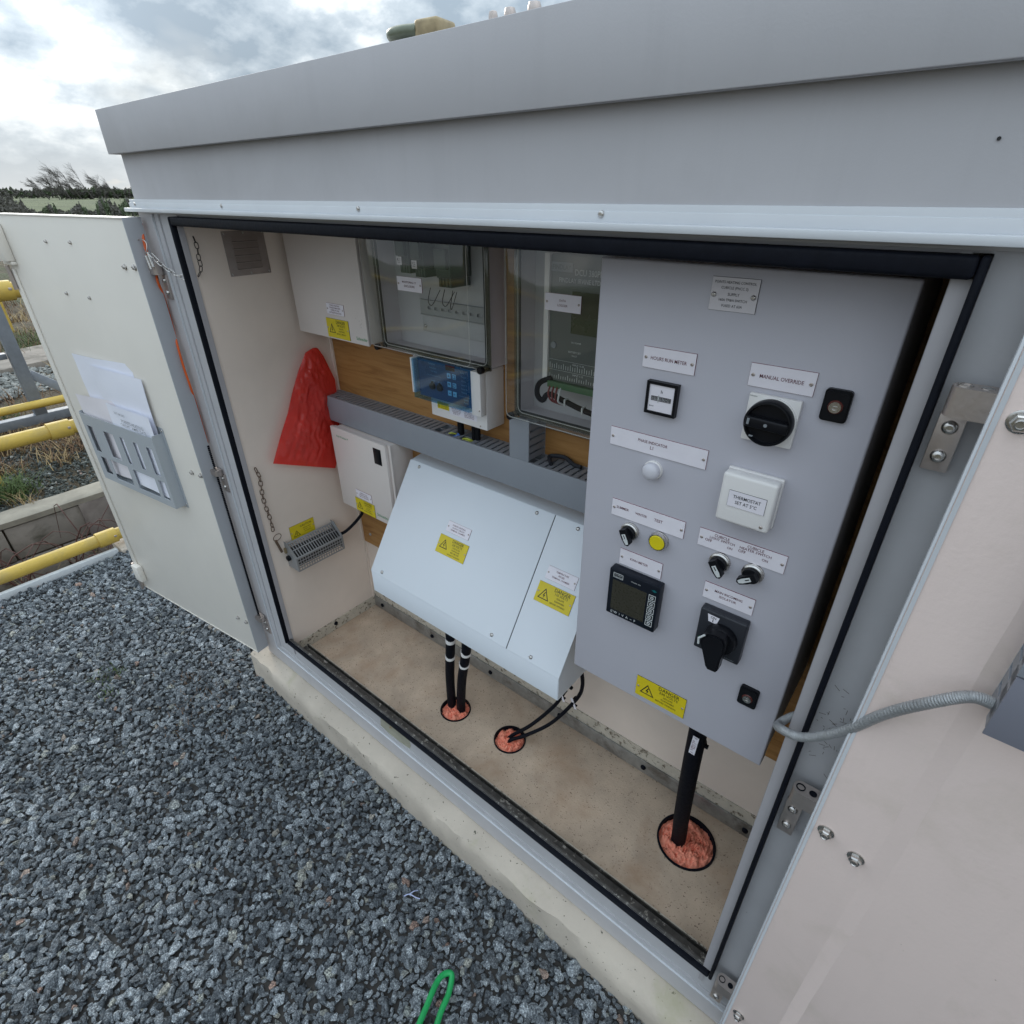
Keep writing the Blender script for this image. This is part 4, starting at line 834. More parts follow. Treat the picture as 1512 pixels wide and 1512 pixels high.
mb = MB(); mb.box(-0.6445, -0.44, 0.283, 0.3000, 1.295, 1.3075, bev=0.0006); emit('terminal_block', mb, mat('green_terminal', (0.05, 0.13, 0.06), 0.45), lg)
ML2 = FR(0.2918)
def ticks(m_):
    m_.box(-0.647, -0.44, 1.3500, 1.3504, 0.0004, 0.0006); m_.box(-0.647, -0.44, 1.3300, 1.3304, 0.0004, 0.0006)
    for i in range(38): m_.box(-0.645 + i * 0.0054, -0.6440 + i * 0.0054, 1.3330, 1.3330 + (0.008 if i % 3 else 0.011), 0.0004, 0.0006); m_.box(-0.645 + i * 0.0054, -0.6440 + i * 0.0054, 1.3130, 1.3130 + (0.006 if i % 4 else 0.010), 0.0004, 0.0006)
lettering(ML2, [('FINDLAY', -0.623, 1.5192, 0.040, 1.2)], devgrey, lg, 0.0018)
lettering(ML2, [('DCU 380PH', -0.565, 1.5120, 0.060, 1.25), ('FINDLAY IRVINE LTD', -0.585, 1.4975, 0.088, 1.2), ('DC POWER', -0.585, 1.3880, 0.022), ('BATTERY SET', -0.588, 1.3700, 0.028), ('FAULT', -0.588, 1.3630, 0.012), ('INPUT 16-30', -0.578, 1.3460, 0.026), ('INPUT 1-15', -0.578, 1.3260, 0.024)], ink_white, lg, 0.0005, extra=ticks)
mb = MB(ML2); mb.lathe([(0.0065, 0), (0.006, 0.002)], (-0.637, 1.378, 0), seg=16); emit('knob', mb, ink_grey, lg)
for k, (dx, m_) in enumerate(((0.0, redwire), (0.009, redwire), (0.018, redwire), (0.026, ink_white))):
    mb = MB(); mb.tube(spline([(-0.638 + dx, 0.286, 1.300), (-0.636 + dx, 0.276, 1.285), (-0.628 + dx * .7, 0.275, 1.272), (-0.616 + dx * .5, 0.290, 1.262)]), 0.0020, 6); emit('wire', mb, m_, lg)
mb = MB(); mb.tube(spline([(-0.640, 0.295, 1.312), (-0.661, 0.280, 1.300), (-0.664, 0.276, 1.278), (-0.652, 0.278, 1.266), (-0.640, 0.284, 1.280), (-0.60, 0.285, 1.272), (-0.55, 0.285, 1.262), (-0.47, 0.285, 1.252)]), 0.0056, 10); emit('wire_bundle', mb, rubber, lg)
mb = MB()
for cx_, cz_ in ((-0.6515, 1.268), (-0.598, 1.2715), (-0.556, 1.2635)): mb.box(cx_ - 0.0015, cx_ + 0.0015, 0.278, 0.2925, cz_ - 0.0068, cz_ + 0.0068)
emit('cable_tie', mb, ink_white, lg)

# ---- blue temperature controller ----
ct = thing('temperature_controller', (-0.9, 0.345, 1.157), 'temperature controller with a blue fascia and pale keys below the clear relay enclosure', 'controller')
mb = MB(); mb.box(-0.9945, -0.8110, 0.2835, 0.3455, 1.157, 1.297, bev=0.002); emit('body', mb, ivory, ct)
mb = MB(); mb.box(-0.8395, -0.8112, 0.2640, 0.2833, 1.1960, 1.297, bev=0.0015); mb.box(-1.0345, -1.0240, 0.262, 0.345, 1.212, 1.297, bev=0.001); mb.box(-1.026, -0.9950, 0.30, 0.345, 1.225, 1.297); emit('side_cheek', mb, ivory, ct)
mb = MB(); mb.box(-1.0600, -1.0350, 0.295, 0.345, 1.228, 1.297); emit('side_terminal', mb, mat('grey_terminal', (0.20, 0.21, 0.22), 0.5), ct); label_plate(ct, FR(0.2948), -1.0585, -1.0445, 1.262, 1.292, [('PH3', 0, 8, 7), ('NO.1', 0, -5, 8)], t=0.0006, inkm=ink, screws=False, core=plate_w)
mb = MB(); mb.box(-1.016, -0.8405, 0.2700, 0.2833, 1.2075, 1.297); emit('fascia', mb, bluef, ct)
MC = FR(0.2700); mb = MB(MC)
for (a, b) in ((0, 0), (1, 0), (0, 1), (1, 1), (0, 2), (1, 2)): mb.box(-0.9180 + a * 0.0165, -0.9065 + a * 0.0165, 1.2660 - b * 0.0205, 1.2780 - b * 0.0205, 0.0001, 0.0014, bev=0.0004)
emit('keypad', mb, bluekey, ct)
mb = MB(MC); mb.prism([(-0.9155, 1.2695), (-0.9090, 1.2695), (-0.9122, 1.2755)], 0.0016, 0.0019); mb.prism([(-0.9155, 1.2545), (-0.9122, 1.2485), (-0.9090, 1.2545)], 0.0016, 0.0019); mb.holed(-0.8995, -0.8925, 1.2680, 1.2760, 0.0016, 0.0019, [(-0.8985, -0.8935, 1.2690, 1.2750)]); mb.holed(-0.8995, -0.8925, 1.2475, 1.2555, 0.0016, 0.0019, [(-0.8985, -0.8935, 1.2485, 1.2545)])
lettering(MC, [('-', -0.912, 1.231, 0.005), ('+', -0.896, 1.231, 0.005)], bluef, ct, 0.0017); emit('key_symbol', mb, bluef, ct)
mb = MB(MC); mb.box(-0.9220, -0.8930, 1.2840, 1.2960, 0.0001, 0.0008); emit('digit_display', mb, redseg, ct)
for u_ in (-0.968, -0.943): mb = MB(MC); mb.lathe([(0.0085, 0), (0.0080, 0.006)], (u_, 1.2380, 0), seg=18); mb.prism([(u_ - 0.003, 1.238), (u_ + 0.003, 1.238), (u_, 1.250)], 0.0001, 0.0062); emit('dial', mb, ink, ct)
lb_ = mat('pale_blue_ink', (0.22, 0.38, 0.50), 0.5)
lettering(MC, [(t_, u_, v_, w_) for t_, u_, v_, w_ in (('Humidity', -0.968, 1.290, 0.022), ('Setpoint', -0.965, 1.281, 0.022), ('Rail temp', -0.962, 1.273, 0.020), ('Level', -0.966, 1.251, 0.012), ('Delay', -0.944, 1.250, 0.012), ('Relay 1', -0.868, 1.285, 0.016), ('Relay 2', -0.866, 1.276, 0.016), ('Alarm', -0.867, 1.267, 0.014), ('Sensor A', -0.866, 1.258, 0.018), ('Sensor B', -0.866, 1.249, 0.018), ('Heating', -0.866, 1.2400, 0.016), ('Supply', -0.862, 1.224, 0.015), ('Fault', -0.862, 1.217, 0.012))], lb_, ct, 0.0003, extra=lambda m_: (m_.box(-0.985, -0.940, 1.2630, 1.2636, 0.0002, 0.0003), m_.box(-0.884, -0.848, 1.2305, 1.2311, 0.0002, 0.0003)))
mb = MB(); mb.box(-1.0215, -0.8400, 0.2560, 0.2572, 1.2035, 1.297); mb.box(-1.0215, -0.8400, 0.2572, 0.2825, 1.2023, 1.2035); mb.box(-1.0227, -1.0215, 0.2560, 0.2825, 1.2023, 1.297); emit('blue_cover', mb, blue_clear, ct)
label_plate(ct, FR(0.2833), -0.9720, -0.9330, 1.1790, 1.1960, [('DANGER', 5, 4, 19), ('ISOLATE SUPPLY', 5, -0.5, 22), ('BEFORE OPENING', 5, -5, 22)], face=plate_y, inkm=ink, core=plate_y, t=0.0006, tri=(-0.0145, 0, 0.009), screws=False)
label_plate(ct, FR(0.2833), -0.9300, -0.8420, 1.1720, 1.1930, [('INPUT 230V AC 50HZ', -22, 6, 32), ('OUTPUT RELAY 5A', -22, 2, 30), ('SENSOR PT100', -22, -2, 26), ('FUSE 1A T', -22, -6, 20), ('FOR USE IN DRY', 20, 6, 28), ('ENCLOSURES ONLY', 20, 2, 32), ('REFER TO MANUAL', 20, -2, 32), ('BEFORE SETTING', 20, -6, 30)], t=0.0006, inkm=ink_red, core=plate_w, screws=False)
for u_, v_ in ((-0.990, 1.196), (-0.832, 1.164), (-0.8155, 1.210)): put('screw', SCREW, ct, at(FR(0.2833 if u_ != -0.8155 else 0.2638), u_, v_, 0))
for x_ in (-0.925, -0.880, -0.868): mb = MB(); mb.tube([(x_, 0.312, 1.157), (x_, 0.312, 1.108)], 0.0085 if x_ < -0.9 else 0.0065, 12); emit('gland', mb, blackp, ct)

# ---- slotted trunking ----
tk = thing('cable_trunking', (-1.0, 0.345, 1.037), 'long grey slotted trunking running across the board with one branch going up', 'trunking')
mb = MB(); mb.box(-1.4700, -0.4300, 0.2815, 0.2855, 1.0365, 1.1125, bev=0.001); emit('lid', mb, trunk_m, tk)
mb = MB(); mb.box(-0.7435, -0.6885, 0.2811, 0.2851, 1.1127, 1.2120, bev=0.001); emit('lid', mb, trunk_m, tk)
mb = MB(); mb.box(-1.4700, -0.4300, 0.3435, 0.3458, 1.0375, 1.1115); mb.box(-0.742, -0.690, 0.3435, 0.3458, 1.1117, 1.212); emit('back', mb, trunk_m, tk)
mb = MB(); mb.box(-1.4700, -1.4680, 0.2857, 0.3433, 1.0375, 1.1115); emit('end_cap', mb, trunk_m, tk)
TP = 0.0175
f_mb = MB(); f_mb.box(-0.0060, 0.0060, -0.0285, 0.0285, -0.0009, 0.0009); FING = mesh_of(f_mb, tooth_m, 'finger')
i = 0; x = -1.462
while x < -0.435:
    skip = (-0.990 < x < -0.972) or (-0.938 < x < -0.922) or (-0.905 < x < -0.868)
    if not skip and not (-0.746 < x < -0.686):
        put('finger', FING, tk, Matrix.Translation((x, 0.3146, 1.1110 + random.uniform(-.0004, .0004))) @ Matrix.Rotation(random.uniform(-.02, .02), 4, 'X'))
    x += TP
mb = MB(); mb.box(-1.4675, -0.4305, 0.2858, 0.2895, 1.1095, 1.1118); mb.box(-1.4675, -0.4305, 0.3395, 0.3432, 1.1095, 1.1118); mb.box(-1.4675, -0.4305, 0.312, 0.3155, 1.1085, 1.1097); emit('finger_lip', mb, tooth_m, tk)
mb = MB(); x = -1.462
while x < -0.435: mb.box(x - 0.0042, x + 0.0042, 0.2862, 0.3432, 1.0378, 1.0394); x += TP
emit('lower_finger', mb, tooth_m, tk, kind='stuff')
z = 1.1225
while z < 1.208:
    for xs_ in (-0.6905, -0.7415): put('finger', FING, tk, Matrix.Translation((xs_, 0.3146, z)) @ Matrix.Rotation(R(90), 4, 'Y'))
    z += TP
mb = MB(); mb.tube(spline([(-0.640, 0.300, 1.117), (-0.652, 0.312, 1.119), (-0.660, 0.325, 1.122), (-0.630, 0.335, 1.124), (-0.600, 0.330, 1.1165), (-0.580, 0.3285, 1.116)]), 0.0048, 8); emit('tool', mb, dgreyp, None, 'small dark grey plastic key lying on the trunking beside the cubicle', 'tool')
bpy.data.objects['tool'].name = 'plastic_key'
for k, (pp, m_, r_) in enumerate((([(-0.925, 0.312, 1.118), (-0.930, 0.302, 1.108), (-0.950, 0.300, 1.098)], bluewire, 0.0052), ([(-0.935, 0.318, 1.105), (-0.948, 0.300, 1.113), (-0.963, 0.300, 1.103), (-0.975, 0.305, 1.095)], yelgreen, 0.0022), ([(-0.872, 0.312, 1.098), (-0.885, 0.298, 1.113), (-0.905, 0.298, 1.108), (-0.920, 0.303, 1.095)], yelgreen, 0.0028), ([(-0.872, 0.305, 1.098), (-0.885, 0.293, 1.110), (-0.905, 0.293, 1.103), (-0.918, 0.298, 1.093)], yelgreen, 0.0024))):
    mb = MB(); mb.tube(spline(pp), r_, 8); emit('wire', mb, m_, tk)
mb = MB(); mb.box(-1.465, -0.435, 0.2862, 0.3430, 1.050, 1.078); emit('wire_bundle', mb, rubber, tk)

# ---- lower left distribution box ----
D0 = 0.250
bxD = thing('distribution_box', (-1.285, 0.345, 0.776), 'smaller off-white steel box under the trunking with a black latch and danger sign', 'enclosure')
mb = MB(); mb.box(-1.402, -1.158, 0.2665, 0.3455, 0.779, 1.033, bev=0.0015); emit('body', mb, offwhite, bxD)
mb = MB(); mb.box(-1.406, -1.152, 0.2612, 0.2662, 0.777, 1.0355, bev=0.001); mb.box(-1.410, -1.160, D0, 0.2610, 0.775, 1.037, bev=0.0022); emit('front_cover', mb, offwhite, bxD)
MD = FR(D0)
mb = MB(MD); mb.box(-1.2125, -1.1805, 0.9715, 1.0200, 0, 0.0016, bev=0.0006); mb.box(-1.2085, -1.1845, 0.977, 1.0150, 0.0016, 0.0034, bev=0.0012); emit('latch', mb, blackp, bxD)
lettering(MD, [('Acti 9 Isobar P', -1.3560, 1.0125, 0.056)], ink_green, bxD); lettering(MD, [('Schneider', -1.210, 0.7960, 0.052)], ink_green, bxD)
label_plate(bxD, MD, -1.327, -1.253, 0.8265, 0.8530, [('FUSED AT 32A', 0, 6, 34), ('POINTS HEATING', 0, 0, 42), ('CIRCUIT BREAKERS', 0, -6, 46)])
label_plate(bxD, MD, -1.337, -1.245, 0.7775, 0.8220, [('DANGER', 15, 16, 38, 1.15), ('230 VOLTS', 15, 8.0, 34, 1.1), ('ISOLATE', 15, 0.5, 17, 1.1), ('ELSEWHERE', 15, -6, 24, 1.1), ('BEFORE OPENING', 12, -13, 38, 1.05)], face=plate_y, inkm=ink, core=ink, tri=(-0.026, 0.0, 0.027))

# ---- sloped white terminal chamber ----
sl_ = thing('terminal_chamber', (-0.8, 0.345, 0.643), 'big white sloping steel terminal chamber with two yellow danger signs', 'terminal box')
X0, X1 = -1.120, -0.476
sec = [(0.345, 0.643), (0.120, 0.643), (0.120, 0.712), (0.305, 0.990), (0.345, 0.996)]
mb = MB(frame((0, 0, 0), (0, 1, 0), (1, 0, 0)))
bm = bmesh.new(); va = [bm.verts.new((X0, y, z)) for y, z in sec]; vb = [bm.verts.new((X1, y, z)) for y, z in sec]; n = len(sec)
bm.faces.new(va); bm.faces.new(vb[::-1])
for i in range(n): bm.faces.new([va[i], vb[i], vb[(i + 1) % n], va[(i + 1) % n]])
bmesh.ops.bevel(bm, geom=[e for e in bm.edges], offset=0.0014, segments=2, affect='EDGES'); mb.M = Matrix.Identity(4); mb.bm(bm)
emit('body', mb, whitep, sl_)
MS = frame((0, 0.3055, 0.9905), (1, 0, 0), (0, -0.278, 0.185)); SLN = 0.334
mb = MB(MS); mb.box(X0 - 0.0006, -0.6262, -SLN, -0.0005, -0.0002, 0.0018, bev=0.0008); emit('cover_panel', mb, whitep, sl_)
mb = MB(MS); mb.box(-0.6238, X1 + 0.0006, -SLN, -0.0005, -0.0002, 0.0018, bev=0.0008); emit('cover_panel', mb, whitep, sl_)
mb = MB(MS); mb.box(-0.6261, -0.6239, -SLN, -0.001, 0.0001, 0.0004); emit('seam', mb, dgreyp, sl_)
for u_, v_ in ((-1.079, -0.012), (-0.674, -0.012), (-1.077, -0.322), (-0.674, -0.322), (-0.559, -0.012), (-0.557, -0.322)): put('cap_screw', BOLT, sl_, at(MS, u_, v_, 0.0018, s=1.05))
label_plate(sl_, MS, -0.914, -0.835, -0.141, -0.1125, [('POINTS HEATING', 0, 6.5, 44), ('OUTPUT CIRCUIT', 0, 0, 42), ('TERMINAL CHAMBER', 0, -6.5, 50)], w=0.0018)
label_plate(sl_, MS, -0.925, -0.825, -0.201, -0.1525, [('DANGER', 15, 18, 38, 1.15), ('230 VOLTS', 15, 9.5, 34, 1.1), ('CONTACTOR', 15, 2.0, 26, 1.1), ('CONTROLLED', 15, -4.5, 28, 1.1), ('MAY BE LIVE', 15, -11, 28, 1.05), ('WITHOUT WARNING', 13, -18, 44, 1.0)], face=plate_y, inkm=ink, core=ink, tri=(-0.028, 0.003, 0.028), w=0.0018)
label_plate(sl_, MS, -0.594, -0.514, -0.1430, -0.1125, [('TEMPERATURE', 0, 7.5, 34, 1.1), ('PROBE', 0, 0.5, 16, 1.1), ('TERMINAL CHAMBER', 0, -6.5, 48, 1.1)], w=0.0018)
label_plate(sl_, MS, -0.6025, -0.5055, -0.2000, -0.1525, [('DANGER', 17, 17, 42, 1.15), ('110 VOLTS', 17, 8.5, 34, 1.1), ('ISOLATE', 17, 0.5, 19, 1.1), ('ELSEWHERE', 17, -6.5, 26, 1.1), ('BEFORE OPENING', 14, -14, 40, 1.05)], face=plate_y, inkm=ink, core=ink, tri=(-0.026, -0.001, 0.030), w=0.0018)

# ---- cables out of the terminal chamber ----
for k, (x0, y0, x1, y1) in enumerate(((-0.852, 0.155, -0.908, 0.190), (-0.785, 0.150, -0.874, 0.196))):
    mb = MB(); mb.tube(spline([(x0, y0, 0.650), (x0 + (x1 - x0) * .1, y0 + 0.005, 0.58), (x0 + (x1 - x0) * .6, (y0 + y1) / 2, 0.42), (x1, y1, 0.262), (x1, y1, 0.20)]), 0.0133, 16)
    cb_ = emit('armoured_cable', mb, rubber, None, ['left of the two thick black cables with white bands under the white terminal chamber', 'right of the two thick black cables with white bands under the white terminal chamber'][k], 'cable', 'white banded cables')
    for zz_ in ((0.575, 0.502) if k == 0 else (0.568, 0.510)):
        t_ = (0.65 - zz_) / 0.39; px = x0 + (x1 - x0) * (0.1 * t_ / 0.18 if t_ < 0.18 else 0.1 + 0.5 * (t_ - .18) / .41); py = y0 + 0.005 * min(1, t_ / 0.18) + (0 if t_ < .18 else ((y0 + y1) / 2 - y0 - .005) * (t_ - .18) / .41)
        mb = MB(Matrix.Translation((px, py, zz_))); mb.lathe([(0.0140, -0.0075), (0.0144, 0), (0.0140, 0.0075)], seg=18); emit('white_band', mb, ivory, cb_)
for k, pp in enumerate(([(-0.540, 0.285, 0.500), (-0.548, 0.278, 0.512), (-0.560, 0.283, 0.497), (-0.562, 0.285, 0.470), (-0.585, 0.270, 0.41), (-0.635, 0.235, 0.33), (-0.690, 0.210, 0.262), (-0.695, 0.205, 0.23)],
        [(-0.520, 0.26, 0.66), (-0.516, 0.280, 0.60), (-0.514, 0.295, 0.52), (-0.530, 0.295, 0.455), (-0.58, 0.260, 0.36), (-0.64, 0.225, 0.295), (-0.682, 0.200, 0.262), (-0.688, 0.198, 0.23)])):
    mb = MB(); mb.tube(spline(pp), 0.0052, 10); cb_ = emit('thin_cable', mb, rubber, None, ['thin black cable whose hooked upper end stops beside the terminal chamber', 'thin black cable with white tag running up behind the grey cubicle'][k], 'cable', 'thin black probe cables')
    c_ = Vector(pp[3]); mb = MB(Matrix.Translation(c_ + Vector((-0.003, -0.006, -0.012))) @ Matrix.Rotation(R(-25), 4, 'Y') @ Matrix.Rotation(R(90), 4, 'X')); mb.box(-0.0035, 0.0035, -0.018, 0.018, 0, 0.001); emit('cable_tag', mb, plate_w, cb_)
    mb = MB(Matrix.Translation(c_ + Vector((0, 0, 0.004)))); mb.box(-0.007, 0.007, -0.006, 0.006, -0.002, 0.002, bev=0.001); mb.M = Matrix.Translation(c_ + Vector((-0.004, 0, -0.026))); mb.box(-0.007, 0.007, -0.006, 0.006, -0.002, 0.002, bev=0.001); emit('cable_tie', mb, blackp, cb_)

# ---- heater on the left wall ----
ht = thing('convector_heater', (-1.478, 0.14, 0.60), 'small galvanised mesh heater on the left inner wall under the caution sign', 'heater')
Mh = LW(-1.423); cg = mat('mesh_cage_metal', (0.33, 0.34, 0.35), 0.4, metal=0.5, var=0.1)
mb = MB(Mh); mb.holed(0.062, 0.232, 0.602, 0.650, -0.0010, 0.0, [(0.066 + i * 0.0091, 0.0725 + i * 0.0091, 0.6065 + j * 0.0105, 0.6140 + j * 0.0105) for i in range(18) for j in range(4)]); emit('front_grille', mb, cg, ht)
Mt = frame((-1.4235, 0, 0.6505), (0, 1, 0), (0.045, 0, 0.05)); mb = MB(Mt); mb.holed(0.062, 0.232, 0.0, 0.060, -0.001, 0.0, [(0.066 + i * 0.0091, 0.0720 + i * 0.0091, 0.004 + j * 0.027, 0.028 + j * 0.027) for i in range(18) for j in range(2)]); emit('top_grille', mb, cg, ht)
mb = MB(frame((0, 0.0618, 0), (1, 0, 0), (0, -1, 0))); mb.prism([(-1.4795, 0.602), (-1.423, 0.602), (-1.423, 0.6505), (-1.462, 0.694), (-1.4795, 0.694)], 0, 0.0012); mb.M = frame((0, 0.2335, 0), (1, 0, 0), (0, -1, 0)); mb.prism([(-1.4795, 0.602), (-1.423, 0.602), (-1.423, 0.6505), (-1.462, 0.694), (-1.4795, 0.694)], 0, 0.0012); emit('end_plate', mb, cg, ht)
mb = MB(); mb.box(-1.4795, -1.440, 0.064, 0.230, 0.608, 0.664, bev=0.004); emit('element_core', mb, ink, ht)
mb = MB(frame((0, 0.0605, 0), (1, 0, 0), (0, -1, 0))); mb.lathe([(0.009, 0), (0.009, 0.008), (0.005, 0.010)], (-1.463, 0.640, 0), seg=14); mb.mi = 1; mb.box(-1.478, -1.470, 0.655, 0.672, 0, 0.006); emit('thermal_cutout', mb, [blackp, brass], ht)
mb = MB(); mb.tube(spline([(-1.448, 0.236, 0.645), (-1.440, 0.262, 0.652), (-1.418, 0.292, 0.685), (-1.393, 0.305, 0.725), (-1.380, 0.308, 0.780)]), 0.0052, 10); emit('heater_cable', mb, rubber, None, 'black cable looping from the mesh heater up to the smaller distribution box', 'cable')
cs = label_plate(None, LW(-1.4799), 0.088, 0.174, 0.684, 0.731, [('CAUTION', 13, 13, 40, 1.1), ('SURFACE MAY', 16, 2.5, 28), ('BE HOT - DO', 16, -4, 26), ('NOT TOUCH', 16, -10.5, 24)], face=plate_y, inkm=ink, core=ink, tri=(-0.022, -0.006, 0.024), name='caution_sign', label='yellow caution sign on the left inner wall just above the mesh heater', cat='sign')

# ---- red polythene bag ----
out = [(0.270, 1.254), (0.244, 1.246), (0.211, 1.200), (0.182, 1.150), (0.154, 1.093), (0.115, 1.030), (0.077, 0.962), (0.115, 0.944), (0.17, 0.921), (0.22, 0.898), (0.273, 0.874), (0.300, 0.93), (0.312, 0.999), (0.322, 1.083), (0.325, 1.15), (0.300, 1.225), (0.285, 1.252)]
def bag_face(sg):
    mb_ = []; n_ = 70
    L_ = [Vector((a, b)) for a, b in out[:7]]; Rr = [Vector((a, b)) for a, b in (out[0], out[16], out[15], out[14], out[13], out[12], out[11], out[10])]
    def samp(P, t_):
        d = [0]
        for i in range(1, len(P)): d.append(d[-1] + (P[i] - P[i - 1]).length)
        s_ = t_ * d[-1]
        for i in range(1, len(P)):
            if s_ <= d[i] + 1e-9: return P[i - 1].lerp(P[i], (s_ - d[i - 1]) / (d[i] - d[i - 1]))
        return P[-1]
    for i in range(n_ + 1):
        a, b = samp(L_, i / n_), samp(Rr, i / n_); row = []
        for j in range(n_ + 1):
            p = a.lerp(b, j / n_); e = min(1, 4.5 * (j / n_) * (1 - j / n_)) * min(1, 6 * (i / n_) * (1 - i / n_) + 0.1)
            wv = 0.5 - abs(noise.noise(Vector((p.x * 38 - p.y * 20, p.y * 11 + p.x * 9, 5 + sg)))) * 2.2; w2 = 0.5 - abs(noise.noise(Vector((p.x * 70 + p.y * 60, p.y * 30 - p.x * 40, 2)))) * 2; th_ = sg * (0.009 * e) + 0.0060 * e * wv * abs(wv) + 0.0016 * e * w2 + 0.0045 * e * noise.noise(Vector((p.x * 26, p.y * 14, 1))) + 0.006 * e * abs(noise.noise(Vector((p.x * 40 + p.y * 22, p.y * 16, 3 + sg)))) + 0.002 * e * noise.noise(Vector((p.x * 110, p.y * 90, 3)))
            row.append((-1.458 + th_, p.x + 0.0, p.y))
        mb_.append(row)
    return mb_
mb = MB(); mb.grid(bag_face(1)); mb.grid(bag_face(-1)); emit('polythene_bag', mb, redbag, None, 'crumpled red polythene bag hanging in the left corner behind the trunking end', 'bag', smooth=70)

# ---- conduit, door trunking ----
pp = spline([(0.10, 0.10, 0.93), (0.02, 0.098, 0.965), (-0.026, 0.065, 0.985), (-0.0455, 0.030, 0.985), (-0.037, -0.020, 1.028), (-0.010, -0.034, 1.048), (0.0235, -0.045, 1.098), (0.050, -0.060, 1.160), (0.078, -0.078, 1.214), (0.100, -0.078, 1.236), (0.122, -0.072, 1.232), (0.150, -0.070, 1.222)], 60)
mb = MB(); mb.tube(pp, 0.0068, 14, rf=lambda t_: 0.0057 + 0.0003 * math.sin(t_ * 1000))
cd = mat('braided_steel', (0.42, 0.43, 0.44), 0.38, metal=0.6, var=0.12, vs=200, bump=0.6, bs=900)
emit('flexible_conduit', mb, cd, None, 'braided grey flexible conduit looping from inside the cabinet onto the right door', 'conduit')
dt_ = thing('door_trunking', (0.15, -0.06, 1.22), 'short grey slotted trunking on the right door where the braided conduit ends', 'trunking')
Mdt = MR @ Matrix.Translation((0, 0, 0)); us = 0.0862
mb = MB(Mdt); mb.box(us, us + 0.070, 1.2160, 1.2860, 0.0405, 0.0430, bev=0.0008); emit('lid', mb, mat('violet_grey_lid', (0.20, 0.205, 0.245), 0.4, var=0.04), dt_)
mb = MB(Mdt); mb.box(us - 0.001, us + 0.070, 1.2880, 1.56, 0.0415, 0.0440, bev=0.0008); emit('lid', mb, trunk_m, dt_)
mb = MB(Mdt); mb.box(us, us + 0.068, 1.2165, 1.56, 0.0004, 0.0022); emit('back', mb, trunk_m, dt_)
for i in range(16):
    mb = MB(Mdt); z0 = 1.2300 + i * 0.0215
    mb.box(us, us + 0.0018, z0, z0 + 0.0150, 0.0023, 0.040); emit('finger', mb, tooth_m, dt_)
mb = MB(Mdt); mb.box(us, us + 0.0018, 1.222, 1.56, 0.0245, 0.0399); emit('side_rail', mb, tooth_m, dt_)

# ---- chains ----
def link_mesh(ln, wd, r_, m_):
    P = []; a = ln / 2 - wd / 2; b = wd / 2
    for i in range(9): t_ = -math.pi / 2 + math.pi * i / 8; P.append((a + b * math.cos(t_), b * math.sin(t_), 0))
    for i in range(9): t_ = math.pi / 2 + math.pi * i / 8; P.append((-a + b * math.cos(t_), b * math.sin(t_), 0))
    mb = MB(); mb.tube(P, r_, 6, closed=True); return mesh_of(mb, m_, 'chain_link', 80)
def chain(parent, path, mesh, ln, r_):
    P = spline(path, 40); d = [0.0]
    for i in range(1, len(P)): d.append(d[-1] + (P[i] - P[i - 1]).length)
    step = ln - 2.6 * r_; n = int(d[-1] / step)
    for k in range(n):
        s_ = (k + 0.5) * step; i = next(i for i in range(1, len(P)) if d[i] >= s_); p = P[i - 1].lerp(P[i], (s_ - d[i - 1]) / (d[i] - d[i - 1])); t_ = (P[min(i + 3, len(P) - 1)] - P[max(i - 4, 0)]).normalized()
        M_ = t_.to_track_quat('X', 'Z').to_matrix().to_4x4() @ Matrix.Rotation(R(90 * (k % 2) + random.uniform(-18, 18)), 4, 'X'); M_.translation = p; put('chain_link', mesh, parent, M_)
LS = link_mesh(0.019, 0.0095, 0.0011, steel); LR_ = link_mesh(0.0175, 0.0095, 0.0013, rusty); LD = link_mesh(0.014, 0.0075, 0.0010, mat('dark_chain', (0.06, 0.05, 0.045), 0.45, 0.7))
ch = thing('door_stay_chain', (-1.60, -0.03, 1.50), 'bright steel chain and ring hooked over the left hinge and draped into the cabinet', 'chain')
chain(ch, [(-1.598, -0.030, 1.514), (-1.574, -0.026, 1.497), (-1.545, -0.024, 1.484), (-1.503, -0.018, 1.470), (-1.468, -0.006, 1.464)], LS, 0.019, 0.0011)
mb = MB(); c0 = Vector((-1.634, -0.028, 1.524)); mb.tube([c0 + Vector((0.021 * math.cos(a), 0.004 * math.sin(a * 2), 0.019 * math.sin(a))) for a in [i * math.pi / 12 for i in range(24)]], 0.0012, 6, closed=True); emit('split_ring', mb, dsteel, ch)
mb = MB(); mb.tube([(-1.620, -0.032, 1.508), (-1.612, -0.032, 1.478)], 0.0035, 10); mb.tube([(-1.608, -0.030, 1.516), (-1.600, -0.030, 1.484)], 0.0035, 10); emit('pin', mb, steel, ch)
ch = thing('chain', (-1.472, 0.015, 1.46), 'short dark chain hanging inside the left jamb below the top seal', 'chain')
chain(ch, [(-1.473, 0.026, 1.552), (-1.472, 0.028, 1.530), (-1.473, 0.026, 1.508), (-1.472, 0.024, 1.484), (-1.470, 0.010, 1.464)], LD, 0.016, 0.0013)
ch = thing('pin_chain', (-1.47, 0.03, 0.70), 'rusty chain with a ring and pin hanging low inside the left jamb', 'chain')
chain(ch, [(-1.474, 0.030, 0.960), (-1.470, 0.034, 0.93), (-1.472, 0.030, 0.86), (-1.470, 0.034, 0.79), (-1.471, 0.034, 0.738)], LR_, 0.0175, 0.0013)
mb = MB(); c0 = Vector((-1.472, 0.042, 0.722)); mb.tube([c0 + Vector((0.004 * math.sin(a), 0.013 * math.cos(a), 0.013 * math.sin(a))) for a in [i * math.pi / 10 for i in range(20)]], 0.0011, 6, closed=True); emit('split_ring', mb, rusty, ch)
